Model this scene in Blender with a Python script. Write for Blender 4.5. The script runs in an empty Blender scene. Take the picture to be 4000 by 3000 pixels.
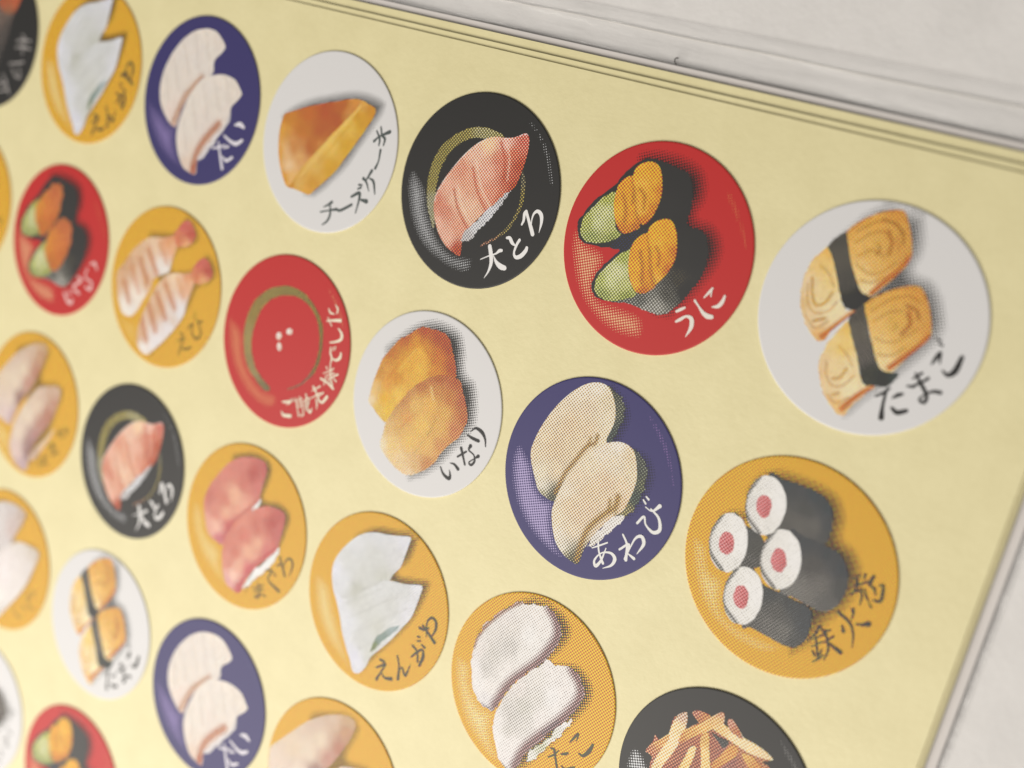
import bpy, math, random
import numpy as np
from mathutils import Matrix, Vector
from mathutils.geometry import delaunay_2d_cdt

# ------------------------------------------------------------------ units
U = 0.008                      # sticker radius in metres; the sheet plane is z = 0
PX, PY = 2.13819, 2.33313      # sticker pitch in radii
scene = bpy.context.scene
COL = scene.collection
rnd = random.Random(5)

# ------------------------------------------------------------------ camera
cam_d = bpy.data.cameras.new("camera")
cam = bpy.data.objects.new("camera", cam_d)
COL.objects.link(cam)
scene.camera = cam
right = Vector((0.79251417, 0.24781403, -0.55723379))
down = Vector((0.33215438, -0.94170058, 0.05360486))
fwd = Vector((-0.51146335, -0.22757026, -0.82862357))
cam.matrix_world = Matrix(((right.x, -down.x, -fwd.x, 3.24949 * U),
                           (right.y, -down.y, -fwd.y, 1.15603 * U),
                           (right.z, -down.z, -fwd.z, 10.59211 * U),
                           (0, 0, 0, 1)))
cam_d.sensor_fit = 'HORIZONTAL'
cam_d.sensor_width = 36.0
cam_d.lens = 36.0 * 4901.7 / 4000.0
cam_d.clip_start = 0.002
cam_d.clip_end = 20.0
cam_d.dof.use_dof = True
cam_d.dof.focus_distance = 12.45 * U
cam_d.dof.aperture_fstop = cam_d.lens * 1e-3 / (0.27 * U)
cam_d.dof.aperture_blades = 0

# ------------------------------------------------------------------ light
world = bpy.data.worlds.new("World")
scene.world = world
world.use_nodes = True
bg = world.node_tree.nodes["Background"]
bg.inputs[0].default_value = (1.0, 0.95, 0.89, 1)
bg.inputs[1].default_value = 0.21

def area_lamp(name, loc, size, size_y, power, col, target=(-0.02, -0.015, 0)):
    d = bpy.data.lights.new(name, 'AREA')
    d.shape = 'RECTANGLE'; d.size = size; d.size_y = size_y; d.energy = power; d.color = col
    o = bpy.data.objects.new(name, d); COL.objects.link(o)
    o.location = loc
    o.rotation_euler = (Vector(target) - Vector(loc)).to_track_quat('-Z', 'Y').to_euler()
    return o
area_lamp("desk_lamp", (-0.11, -0.25, 0.25), 0.44, 0.22, 1.72, (1.0, 0.94, 0.865))

scene.view_settings.view_transform = 'Standard'
scene.view_settings.look = 'None'
scene.view_settings.gamma = 1.0
scene.view_settings.exposure = 0.0
scene.view_settings.use_curve_mapping = False
scene.render.engine = 'CYCLES'

# ------------------------------------------------------------------ helpers
def lin(h):
    c = np.array(h) / 255.0
    return np.where(c <= 0.04045, c / 12.92, ((c + 0.055) / 1.055) ** 2.4)
ILL = np.array([0.80, 0.745, 0.675])          # how a white sheet of albedo 1 shows in the photograph
def ink(h, lo=0.012):
    return np.clip((lin(h) - 0.01) / ILL, lo, 0.86)

def nt(name):
    m = bpy.data.materials.new(name); m.use_nodes = True
    t = m.node_tree; b = t.nodes["Principled BSDF"]
    return m, t, b
def mth(t, op, a, b=None, c=None, clamp=False):
    n = t.nodes.new('ShaderNodeMath'); n.operation = op; n.use_clamp = clamp
    for i, v in enumerate((a, b, c)):
        if v is None: continue
        if isinstance(v, (int, float)): n.inputs[i].default_value = v
        else: t.links.new(v, n.inputs[i])
    return n.outputs[0]

def screen(t, vec, ang, freq):
    """halftone screen: 0 in the middle of a dot, 1 between dots"""
    mp = t.nodes.new('ShaderNodeMapping'); mp.vector_type = 'POINT'
    mp.inputs['Rotation'].default_value = (0, 0, math.radians(ang))
    k = freq * 2 * math.pi / U
    mp.inputs['Scale'].default_value = (k, k, k)
    t.links.new(vec, mp.inputs[0])
    sp = t.nodes.new('ShaderNodeSeparateXYZ'); t.links.new(mp.outputs[0], sp.inputs[0])
    s = mth(t, 'ADD', mth(t, 'COSINE', sp.outputs[0]), mth(t, 'COSINE', sp.outputs[1]))
    return mth(t, 'MULTIPLY_ADD', s, 0.25, 0.5)

FREQ = 38.0
_g = np.cos(np.linspace(0, 2 * np.pi, 400, endpoint=False))
_s = np.sort(((_g[:, None] + _g[None]) * 0.25 + 0.5).ravel())
def threshold(t, a):
    """screen value below which a fraction a of the surface lies"""
    r = t.nodes.new('ShaderNodeValToRGB'); t.links.new(a, r.inputs[0])
    xs = [0, .02, .05, .1, .18, .28, .4, .5, .6, .72, .82, .9, .95, .98, 1.0]
    e = r.color_ramp.elements
    while len(e) < len(xs): e.new(0.5)
    for q, x in zip(e, xs):
        q.position = x; v = float(_s[min(int(x * len(_s)), len(_s) - 1)])
        v = -0.08 if x == 0 else (1.08 if x == 1 else v)
        q.color = (v, v, v, 1)
    return r.outputs[0]
ROUGH = 0.50
def coat(b, rough=ROUGH, spec=0.48):
    b.inputs['Roughness'].default_value = rough
    b.inputs['Specular IOR Level'].default_value = spec

def grain(t, b, scale, strength, dist=2e-6):
    tc = t.nodes.new('ShaderNodeTexCoord')
    n = t.nodes.new('ShaderNodeTexNoise'); n.inputs['Scale'].default_value = scale; n.inputs['Detail'].default_value = 4
    t.links.new(tc.outputs['Object'], n.inputs['Vector'])
    bp = t.nodes.new('ShaderNodeBump'); bp.inputs['Strength'].default_value = strength; bp.inputs['Distance'].default_value = dist
    t.links.new(n.outputs[0], bp.inputs['Height']); t.links.new(bp.outputs[0], b.inputs['Normal'])

def print_material(name, contrast, tone=0.0):
    """CMY dots on white stock: the attribute 'ink' is the mean colour of the print"""
    m, t, b = nt(name); coat(b)
    at = t.nodes.new('ShaderNodeAttribute'); at.attribute_name = 'ink'
    tc = t.nodes.new('ShaderNodeTexCoord')
    sp = t.nodes.new('ShaderNodeSeparateColor'); t.links.new(at.outputs['Color'], sp.inputs[0])
    cb = t.nodes.new('ShaderNodeCombineColor')
    nz = t.nodes.new('ShaderNodeTexNoise'); nz.inputs['Scale'].default_value = 26 / U; nz.inputs['Detail'].default_value = 3
    t.links.new(tc.outputs['Object'], nz.inputs['Vector'])
    gain = mth(t, 'MULTIPLY_ADD', nz.outputs[0], tone, 1 - 0.5 * tone)
    s = screen(t, tc.outputs['Object'], 35, FREQ)
    for i in range(3):
        c = mth(t, 'MULTIPLY', sp.outputs[i], gain)
        a = mth(t, 'MULTIPLY_ADD', c, -1 / 0.84, 0.87 / 0.84, True)          # coverage
        thr = threshold(t, a)
        on = mth(t, 'MULTIPLY_ADD', mth(t, 'SUBTRACT', thr, s), 7.0, 0.5, True)
        v = mth(t, 'MULTIPLY_ADD', on, -0.84, 0.87)
        o = mth(t, 'ADD', mth(t, 'MULTIPLY', v, contrast), mth(t, 'MULTIPLY', c, 1 - contrast))
        t.links.new(o, cb.inputs[i])
    t.links.new(cb.outputs[0], b.inputs['Base Color'])
    return m

def dot_material(name, rgb):
    """one ink printed as dots; the attribute 'dens' is the dot coverage, nothing between the dots"""
    m, t, b = nt(name); coat(b)
    b.inputs['Base Color'].default_value = (*rgb, 1)
    at = t.nodes.new('ShaderNodeAttribute'); at.attribute_name = 'dens'
    tc = t.nodes.new('ShaderNodeTexCoord')
    s = screen(t, tc.outputs['Object'], 65, FREQ)
    a = at.outputs['Fac']
    thr = threshold(t, a)
    on = mth(t, 'MULTIPLY_ADD', mth(t, 'SUBTRACT', thr, s), 7.0, 0.5, True)
    on = mth(t, 'MULTIPLY', on, mth(t, 'MULTIPLY', a, 30.0, None, True))
    t.links.new(on, b.inputs['Alpha'])
    return m

def plain(name, rgb, rough=ROUGH, spec=0.48):
    m, t, b = nt(name); coat(b, rough, spec)
    b.inputs['Base Color'].default_value = (*rgb, 1)
    return m

MAT = {}
MAT['print'] = print_material('halftone_print', 0.80, 0.3)
MAT['plate'] = print_material('halftone_plate', 0.62)
MAT['solid'] = print_material('solid_plate', 0.0)
def specks(m, amount):
    """tiny pale scuffs and dust on a printed face"""
    t = m.node_tree; b = t.nodes['Principled BSDF']
    src = b.inputs['Base Color'].links[0].from_socket
    tc = t.nodes.new('ShaderNodeTexCoord')
    vo = t.nodes.new('ShaderNodeTexVoronoi'); vo.inputs['Scale'].default_value = 9 / U
    t.links.new(tc.outputs['Object'], vo.inputs['Vector'])
    nz = t.nodes.new('ShaderNodeTexNoise'); nz.inputs['Scale'].default_value = 5 / U
    t.links.new(tc.outputs['Object'], nz.inputs['Vector'])
    lim = mth(t, 'MULTIPLY', mth(t, 'SUBTRACT', nz.outputs[0], 0.56), 0.5)
    k = mth(t, 'MULTIPLY', mth(t, 'LESS_THAN', vo.outputs['Distance'], lim), amount)
    mx = t.nodes.new('ShaderNodeMix'); mx.data_type = 'RGBA'
    t.links.new(k, mx.inputs[0]); t.links.new(src, mx.inputs[6]); mx.inputs[7].default_value = (0.6, 0.58, 0.54, 1)
    t.links.new(mx.outputs[2], b.inputs['Base Color'])
specks(MAT['solid'], 0.16)
def dotmat(h):
    k = ('dot', h)
    if k not in MAT: MAT[k] = dot_material('ink_dots', ink(h))
    return MAT[k]
def inkmat(h):
    k = ('ink', h)
    if k not in MAT: MAT[k] = plain('lettering_ink', ink(h))
    return MAT[k]

def link(name, me, mat, parent=None, loc=None):
    o = bpy.data.objects.new(name, me); COL.objects.link(o)
    if mat is not None and not me.materials: me.materials.append(mat)
    if parent is not None: o.parent = parent
    if loc is not None: o.location = loc
    return o
def tag(o, label=None, cat=None, group=None, kind=None):
    if label: o['label'] = label
    if cat: o['category'] = cat
    if group: o['group'] = group
    if kind: o['kind'] = kind
    return o

# ------------------------------------------------------------------ flat print geometry (radius units, y up)
def smooth_closed(P, n=4, jag=0.0, seed=1):
    P = np.array(P, float) / 1000.0; N = len(P); out = []
    r = random.Random(seed)
    for i in range(N):
        a, b, c, d = P[i - 1], P[i], P[(i + 1) % N], P[(i + 2) % N]
        for k in range(n):
            s = k / n
            q = 0.5 * (2 * b + (c - a) * s + (2 * a - 5 * b + 4 * c - d) * s * s + (-a + 3 * b - 3 * c + d) * s ** 3)
            if jag: q = q + np.array([r.uniform(-jag, jag), r.uniform(-jag, jag)])
            out.append(q)
    return np.array(out)
def smooth_open(P, n=5):
    P = np.array(P, float) / 1000.0
    E = np.vstack([2 * P[0] - P[1], P, 2 * P[-1] - P[-2]]); out = []
    for i in range(1, len(E) - 2):
        a, b, c, d = E[i - 1], E[i], E[i + 1], E[i + 2]
        for k in range(n):
            s = k / n
            out.append(0.5 * (2 * b + (c - a) * s + (2 * a - 5 * b + 4 * c - d) * s * s + (-a + 3 * b - 3 * c + d) * s ** 3))
    out.append(E[-2])
    return np.array(out)
def seg_dist(Q, L):
    d = np.full(len(Q), 9.0)
    for a, b in zip(L[:-1], L[1:]):
        ab = b - a; l2 = max(ab @ ab, 1e-12)
        t = np.clip((Q - a) @ ab / l2, 0, 1)
        d = np.minimum(d, np.linalg.norm(Q - (a + t[:, None] * ab), axis=1))
    return d
def inside(Q, B):
    x, y = Q[:, 0], Q[:, 1]; c = np.zeros(len(Q), bool)
    for (x0, y0), (x1, y1) in zip(B, np.roll(B, -1, 0)):
        if y0 == y1: continue
        k = ((y0 > y) != (y1 > y)) & (x < (x1 - x0) * (y - y0) / (y1 - y0) + x0)
        c ^= k
    return c
LIM = 0.988
def clip_disc(B):
    r = np.linalg.norm(B, axis=1)
    k = np.where(r > LIM, LIM / np.maximum(r, 1e-9), 1.0)
    B = B * k[:, None]
    keep = [0]
    for i in range(1, len(B)):
        if np.linalg.norm(B[i] - B[keep[-1]]) > 0.004: keep.append(i)
    return B[keep]
def fill(B, step):
    """triangulate the polygon B with inner points on a grid"""
    lo, hi = B.min(0), B.max(0)
    gx, gy = np.meshgrid(np.arange(lo[0], hi[0], step), np.arange(lo[1], hi[1], step * 0.87))
    gx[1::2] += step / 2
    Q = np.c_[gx.ravel(), gy.ravel()]
    Q = Q[inside(Q, B)]
    if len(Q): Q = Q[seg_dist(Q, np.vstack([B, B[:1]])) > step * 0.45]
    V = [Vector((float(a), float(b))) for a, b in np.vstack([B, Q])]
    E = [(i, (i + 1) % len(B)) for i in range(len(B))]
    vo, eo, fo, _, _, _ = delaunay_2d_cdt(V, E, [], 1, 1e-6, False)
    VO = np.array([(v.x, v.y) for v in vo])
    T = np.array([f for f in fo if len(f) == 3])
    T = T[inside(VO[T].mean(1), B)]                      # drop what lies in the hollows of the outline
    return VO, [tuple(int(i) for i in f) for f in T]
def flat_mesh(name, V, F, z):
    me = bpy.data.meshes.new(name)
    vs = [(x * U, y * U, z) for x, y in V]
    fs = []
    for f in F:
        a, b, c = V[f[0]], V[f[1]], V[f[2]]
        if (b[0] - a[0]) * (c[1] - a[1]) - (b[1] - a[1]) * (c[0] - a[0]) < 0: f = f[::-1]
        fs.append(f)
    me.from_pydata(vs, [], fs)
    return me
def colour_attr(me, name, C):
    a = me.color_attributes.new(name, 'FLOAT_COLOR', 'POINT')
    a.data.foreach_set('color', np.c_[C, np.ones(len(C))].astype(np.float32).ravel())

def paint(V, ctrl, strokes, seed):
    P = np.array([(a, b) for a, b, _ in ctrl], float) / 1000.0
    K = np.array([ink(h) for _, _, h in ctrl])
    d2 = ((V[:, None, :] - P[None]) ** 2).sum(2) + 1.5e-3
    w = d2 ** -1.6
    C = (w[:, :, None] * K[None]).sum(1) / w.sum(1)[:, None]
    for pts, wd, h, st in strokes:
        d = seg_dist(V, smooth_open(pts))
        a = st * np.clip(1.25 - d / (wd / 2000.0), 0, 1)
        a = a * a * (3 - 2 * a) if st > 0.9 else a
        C = C * (1 - a[:, None]) + ink(h)[None] * a[:, None]
    r = np.random.RandomState(seed)
    C = C * (1 + r.normal(0, 0.03, (len(V), 1)))
    return np.clip(C, 0.01, 0.87)

def ribbon(strokes, z):
    vs, fs = [], []
    for si, s in enumerate(strokes):
        L = smooth_open([p[:3] for p in s], 6)
        P, Wd = L[:, :2], np.maximum(L[:, 2] / 2, 0.002)
        T = np.gradient(P, axis=0); T /= np.maximum(np.linalg.norm(T, axis=1), 1e-9)[:, None]
        Nn = np.c_[-T[:, 1], T[:, 0]]
        rows = []
        def row(p, n, w, zz):
            i = len(vs)
            a, b = p + n * w, p - n * w
            vs.append((a[0] * U, a[1] * U, zz)); vs.append((b[0] * U, b[1] * U, zz)); rows.append(i)
        zz = z + si * 6e-7
        for a in (80, 50, 20): row(P[0] - T[0] * Wd[0] * math.sin(math.radians(a)), Nn[0], Wd[0] * math.cos(math.radians(a)), zz)
        for k in range(len(P)): row(P[k], Nn[k], Wd[k], zz + 5e-7 * k / len(P))
        for a in (20, 50, 80): row(P[-1] + T[-1] * Wd[-1] * math.sin(math.radians(a)), Nn[-1], Wd[-1] * math.cos(math.radians(a)), zz + 5e-7)
        for a, b in zip(rows[:-1], rows[1:]): fs.append((a + 1, b + 1, b, a))
    me = bpy.data.meshes.new('lettering'); me.from_pydata(vs, [], fs)
    return me

# ------------------------------------------------------------------ artwork, traced in thousandths of the sticker radius
#  'k' dots of one ink (name, outline, fade width, coverage, ink)   's' printed area (name, part of, outline, colours, brush marks, roughness)
#  't' lettering (ink, strokes of x, y, width)                      'u' areas taken over from another sticker
ART = {
 'tamago': ('white', [
  ('k','printed_shadow',[(-542,486),(-435,680),(-312,860),(-173,983),(-59,1039),(78,1021),(196,968),(255,856),(293,724),(297,626),(280,506),(415,488),(532,395),(623,251),(666,121),(650,0),(566,-174),(453,-360),(357,-514),(231,-680),(112,-876),(30,-861),(-4,-247),(-324,251)],146,0.82,(16,16,16)),
  ('s','egg_sushi',None,[(-525,484),(-474,446),(-400,318),(-327,191),(-245,51),(-196,6),(-113,33),(-207,-102),(-268,-198),(-314,-297),(-371,-316),(-473,-250),(-548,-166),(-616,-50),(-643,49),(-651,168),(-636,294),(-591,397)],[(-519,463,(216,169,87)),(-516,314,(217,180,111)),(-592,110,(210,183,140)),(-463,58,(215,188,133)),(-400,199,(217,186,122)),(-467,-171,(213,185,141)),(-318,-47,(220,197,152)),(-368,-277,(210,164,102)),(-604,-46,(208,173,119)),(-247,65,(220,199,157))],[([(-596,124),(-549,-29),(-461,-93),(-351,-43),(-302,56)],23,(168,114,44),0.6),([(-547,312),(-455,272),(-374,176)],23,(168,114,44),0.6),([(-531,-146),(-420,-217),(-324,-125)],23,(168,114,44),0.6),([(-578,190),(-533,52),(-476,-24),(-402,17),(-366,119)],29,(179,134,65),0.95),([(-452,-166),(-360,-109)],29,(168,116,44),0.9),([(-113,33),(-209,-96),(-337,-274)],69,(180,100,42),0.95)],0.006),
  ('s','egg_sushi',None,[(-155,-71),(-82,-198),(13,-347),(91,-487),(150,-550),(240,-525),(181,-622),(104,-757),(62,-864),(-10,-860),(-100,-800),(-193,-709),(-265,-580),(-293,-482),(-279,-354),(-231,-216)],[(-156,-116,(217,176,94)),(-213,-271,(218,186,121)),(-139,-307,(218,181,105)),(-238,-478,(212,181,134)),(-145,-477,(218,190,136)),(-5,-429,(220,193,143)),(-151,-648,(215,187,140)),(35,-643,(222,199,155)),(-17,-816,(213,173,113)),(-249,-590,(210,173,124))],[([(-232,-461),(-190,-585),(-104,-647),(-11,-599),(36,-498)],23,(168,114,44),0.6),([(-171,-303),(-79,-348),(0,-427)],23,(168,114,44),0.6),([(-137,-736),(-44,-780),(53,-698)],23,(168,114,44),0.6),([(-131,-587),(-72,-556),(-43,-465)],29,(179,134,67),0.95),([(-94,-723),(-36,-687)],29,(179,134,67),0.9),([(240,-525),(118,-660),(27,-807)],70,(180,100,44),0.95)],0.006),
  ('s','egg_slice',None,[(-410,642),(-337,753),(-219,853),(-120,911),(-21,946),(28,930),(77,864),(134,766),(176,662),(189,580),(165,500),(111,397),(53,306),(-7,215),(-41,182),(-86,182),(-131,203),(-194,276),(-264,373),(-333,487),(-378,563)],[(-389,633,(205,151,71)),(-207,815,(205,150,68)),(-30,907,(197,137,62)),(90,767,(198,144,68)),(-31,734,(197,145,69)),(-274,563,(210,164,87)),(-127,576,(205,158,80)),(-175,356,(218,180,113)),(-46,423,(208,162,87)),(-75,238,(220,192,138)),(99,611,(197,142,68)),(9,527,(201,151,74))],[([(-328,680),(-173,803),(-34,831),(90,760)],23,(156,100,36),0.6),([(-304,584),(-172,712),(-43,748)],23,(156,100,36),0.6),([(-247,482),(-138,565),(-39,535)],23,(156,100,36),0.6),([(-239,411),(-117,365),(-10,405),(85,520)],23,(156,100,36),0.6),([(-161,293),(-64,297),(12,382)],23,(156,100,36),0.6),([(-408,643),(-220,855),(-21,946)],25,(176,96,44),0.7),([(-18,939),(104,814),(175,662)],20,(176,104,46),0.7),([(-138,834),(-15,818),(68,747),(93,682)],25,(143,92,32),0.9),([(-62,739),(-2,669),(2,569)],39,(154,90,32),0.85),([(28,736),(63,630)],28,(168,106,44),0.5),([(-113,623),(-79,575),(-104,535)],23,(143,92,32),0.85),([(181,592),(125,467),(40,344),(-36,213)],65,(176,98,42),0.95)],0),
  ('s','egg_slice',None,[(-69,106),(-10,181),(82,264),(191,337),(306,383),(372,360),(442,281),(496,182),(538,79),(547,10),(496,-95),(420,-216),(356,-335),(325,-375),(251,-378),(191,-332),(128,-233),(60,-121),(-12,5)],[(-30,104,(204,156,76)),(129,256,(204,151,71)),(333,348,(198,139,63)),(92,9,(211,167,93)),(240,56,(203,155,74)),(377,173,(197,142,69)),(499,67,(198,141,68)),(173,-188,(217,181,113)),(329,-77,(208,162,87)),(249,-327,(219,190,135)),(400,-112,(204,156,79))],[([(11,72),(120,195),(268,282),(392,258)],22,(156,100,36),0.6),([(54,-11),(152,99),(253,149)],22,(156,100,36),0.6),([(110,-134),(218,-143),(329,-77),(421,41)],22,(156,100,36),0.6),([(182,-260),(280,-241),(378,-135)],22,(156,100,36),0.6),([(-62,108),(83,260),(307,381)],22,(180,104,44),0.6),([(372,360),(477,219),(538,79)],22,(176,100,44),0.75),([(280,201),(372,186),(410,125)],28,(143,85,32),0.9),([(311,152),(355,64),(316,-37)],47,(152,84,32),0.85),([(245,43),(247,-30)],17,(160,112,48),0.6),([(542,15),(472,-110),(381,-234),(305,-337)],64,(174,92,40),0.95)],0),
  ('s','nori_band',None,[(-528,483),(-489,561),(-435,632),(-411,645),(-358,539),(-280,398),(-194,276),(-130,199),(-31,174),(-84,84),(-128,32),(-188,28),(-235,39),(-297,125),(-359,241),(-433,369),(-488,442)],[(-437,591,(74,70,63)),(-392,410,(82,77,68)),(-273,237,(74,70,63)),(-181,101,(53,52,47)),(-75,149,(34,36,40)),(-117,46,(38,39,41))],[],0.004),
  ('s','nori_band',None,[(-153,-78),(-155,-26),(-120,30),(-69,106),(-10,-24),(74,-161),(148,-271),(213,-354),(268,-383),(338,-371),(397,-368),(336,-499),(239,-522),(147,-543),(93,-486),(25,-358),(-55,-234),(-119,-134)],[(-104,6,(74,69,62)),(-49,-112,(90,84,74)),(59,-301,(87,81,74)),(159,-463,(59,58,53)),(290,-448,(48,51,48)),(374,-388,(58,61,58))],[],0.004),
  ('t',(20,20,20),[[(268,-609,14),(326,-558,26),(366,-499,14)],[(344,-511,17),(346,-593,25),(355,-680,31),(373,-765,50)],[(413,-572,17),(446,-536,35),(479,-515,25)],[(431,-656,25),(486,-678,42),(554,-638,35)],[(493,-436,14),(545,-423,28),(574,-380,14)],[(528,-312,17),(600,-383,31),(673,-460,31),(671,-521,30),(626,-510,21),(659,-451,16),(716,-408,28),(771,-399,34)],[(523,-360,17),(577,-295,25)],[(581,-393,17),(640,-319,28)],[(629,-199,14),(647,-139,34),(667,-84,25),(688,-170,14)],[(729,-220,14),(782,-243,34),(827,-189,52),(843,-68,37)],[(602,16,14),(637,7,20)],[(631,-18,14),(664,-24,21)]]),
 ]),
 'uni': ('red', [
  ('k','printed_highlight',[(-885,-28),(-732,-131),(-531,-175),(-479,-261),(-499,-383),(-503,-531),(-422,-624),(-269,-627),(-104,-626),(51,-649),(114,-744),(100,-851),(-120,-886),(-317,-848),(-499,-758),(-647,-642),(-777,-467),(-869,-272),(-903,-135)],107,0.42,(221,176,128)),
  ('k','printed_highlight',[(478,783),(640,650),(776,485),(904,272),(864,260),(733,447),(598,599)],43,0.3,(201,120,74)),
  ('k','printed_shadow',[(-453,770),(-298,890),(-39,918),(155,891),(301,819),(377,676),(390,543),(357,412),(506,398),(632,310),(697,179),(694,27),(638,-127),(546,-315),(432,-492),(310,-602),(24,-514),(-268,397)],152,0.95,(23,21,20)),
  ('s','nori_wrap',None,[(-865,-37),(-879,33),(-833,132),(-772,264),(-684,359),(-586,469),(-524,584),(-432,705),(-328,784),(-206,802),(-75,786),(55,771),(139,751),(200,657),(240,558),(256,439),(249,341),(286,296),(379,294),(466,263),(528,157),(553,41),(543,-114),(491,-241),(426,-374),(351,-482),(252,-571),(127,-582),(-23,-571),(-153,-576),(-276,-607),(-407,-619),(-509,-592),(-555,-517),(-544,-426),(-478,-290),(-385,-162),(-352,-109),(-465,-120),(-593,-142),(-744,-148),(-824,-113)],[(-320,760,(42,43,44)),(37,684,(36,38,39)),(204,549,(37,39,39)),(75,418,(47,47,46)),(199,327,(34,36,37)),(440,201,(35,37,38)),(447,38,(40,41,41)),(306,-4,(48,47,45)),(325,-208,(62,59,54)),(266,-367,(78,75,68)),(188,-520,(138,133,122)),(24,-514,(87,86,79)),(429,-289,(42,42,43)),(-442,-615,(46,50,44)),(-364,-69,(54,54,58)),(-557,-95,(44,48,48)),(-845,-46,(36,42,44)),(-582,456,(36,38,39)),(70,-557,(141,136,126))],[],0.006),
  ('s','cucumber_slice',None,[(-834,-28),(-832,74),(-767,193),(-687,315),(-565,404),(-539,297),(-506,192),(-453,78),(-388,31),(-457,-41),(-603,-109),(-732,-131),(-804,-93)],[(-614,191,(180,176,126)),(-662,77,(181,179,132)),(-776,61,(156,156,88)),(-702,-64,(141,144,88)),(-506,63,(168,166,108)),(-641,327,(154,154,80)),(-462,-25,(124,127,74)),(-439,10,(143,145,80))],[],0.006),
  ('s','cucumber_slice',None,[(-519,-507),(-506,-415),(-432,-276),(-352,-159),(-246,-79),(-228,-188),(-191,-292),(-138,-391),(-60,-453),(-108,-509),(-236,-576),(-375,-612),(-478,-582)],[(-319,-315,(186,182,136)),(-370,-418,(184,182,132)),(-462,-445,(158,160,92)),(-408,-561,(135,138,82)),(-205,-411,(173,171,112)),(-305,-153,(154,156,84)),(-157,-512,(133,136,72))],[],0.006),
  ('s','urchin_lobe',None,[(-554,393),(-548,479),(-498,555),(-429,594),(-378,537),(-341,448),(-311,329),(-263,229),(-208,159),(-270,97),(-354,52),(-418,73),(-481,141),(-530,242),(-552,322)],[(-526,386,(200,140,44)),(-464,501,(201,138,42)),(-476,228,(207,154,56)),(-388,365,(204,146,48)),(-338,209,(199,138,52)),(-380,83,(184,116,48)),(-249,134,(176,106,40))],[([(-461,388),(-405,276),(-387,167)],50,(143,80,24),0.5),([(-415,576),(-379,480),(-350,347)],44,(143,80,24),0.5)],0),
  ('s','urchin_lobe',None,[(-421,596),(-409,683),(-346,740),(-275,769),(-199,756),(-140,695),(-95,581),(-77,475),(-85,376),(-115,270),(-170,191),(-236,194),(-291,264),(-340,378),(-379,480)],[(-355,668,(207,151,52)),(-245,724,(203,144,48)),(-170,590,(205,148,54)),(-288,560,(208,156,60)),(-187,446,(203,146,54)),(-243,319,(208,156,62)),(-110,355,(185,116,38)),(-180,224,(184,112,36)),(-102,552,(184,112,31))],[([(-316,497),(-248,444),(-221,325)],46,(143,80,24),0.5),([(-385,507),(-309,302),(-239,194)],41,(143,80,24),0.5)],0),
  ('s','urchin_lobe',None,[(-242,-92),(-230,-3),(-181,75),(-108,124),(-63,59),(-18,-41),(27,-156),(71,-256),(118,-327),(54,-404),(-15,-442),(-84,-432),(-158,-354),(-214,-241)],[(-208,-96,(201,140,46)),(-152,34,(202,140,44)),(-136,-218,(205,148,52)),(-65,-83,(204,144,44)),(-22,-270,(196,132,46)),(-86,-375,(207,154,58)),(-5,-422,(171,96,40))],[([(-137,-62),(-69,-198),(-35,-331)],50,(143,80,24),0.5),([(-97,106),(-37,-47),(32,-225),(101,-325)],41,(143,80,24),0.5)],0),
  ('s','urchin_lobe',None,[(-110,130),(-94,205),(-34,267),(42,301),(109,289),(174,210),(214,110),(237,-10),(226,-97),(193,-191),(142,-277),(106,-317),(52,-248),(3,-134),(-49,-8)],[(-52,175,(207,152,52)),(48,258,(204,144,48)),(141,117,(203,144,50)),(33,58,(208,154,56)),(133,-54,(200,136,46)),(85,-153,(204,144,48)),(108,-273,(208,156,64)),(214,39,(183,110,34)),(195,-148,(178,100,34))],[([(13,24),(70,-44),(88,-138)],43,(143,80,24),0.5),([(-49,-8),(18,-173),(104,-310)],40,(143,80,24),0.5)],0),
  ('t',(214,203,187),[[(422,-580,23),(462,-544,31),(506,-504,23),(563,-511,42),(584,-585,39),(557,-685,7)],[(397,-490,23),(434,-459,29),(469,-431,20)],[(546,-339,23),(597,-377,19),(657,-421,34),(709,-439,47),(753,-433,39)],[(626,-287,11),(657,-232,25),(683,-180,19)],[(679,-195,16),(689,-256,11)],[(729,-344,11),(785,-320,36),(813,-267,35),(820,-212,20)]]),
 ]),
 'ootoro': ('black', [
  ('k','printed_highlight',[(-884,16),(-730,-71),(-635,-173),(-579,-313),(-436,-499),(-289,-627),(-107,-701),(61,-680),(141,-685),(133,-827),(-77,-854),(-326,-800),(-544,-706),(-726,-529),(-843,-326),(-908,-145)],122,0.4,(201,198,194)),
  ('k','printed_highlight',[(332,873),(504,788),(657,668),(779,522),(865,348),(901,174),(811,334),(713,506),(604,649),(474,755)],48,0.34,(181,178,174)),
  ('s','plate_ring',None,[(-432,-512),(-550,-361),(-622,-198),(-653,4),(-634,203),(-545,376),(-411,510),(-265,598),(-123,635),(9,641),(170,606),(49,568),(-26,540),(-172,516),(-292,461),(-414,350),(-493,207),(-527,61),(-521,-104),(-498,-238),(-451,-405)],[(-553,-292,(139,132,104)),(-612,-41,(127,115,64)),(-550,279,(124,112,62)),(-324,510,(128,116,66)),(-97,603,(143,134,96)),(122,601,(143,132,86))],[],0.004),
  ('s','plate_ring',None,[(486,331),(543,253),(578,116),(579,-17),(542,-161),(482,-286),(369,-406),(219,-521),(212,-501),(361,-381),(459,-265),(515,-128),(541,-1),(525,129),(490,239)],[(509,257,(92,86,68)),(567,73,(110,98,56)),(497,-228,(106,95,58)),(245,-496,(122,90,72))],[],0),
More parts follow.
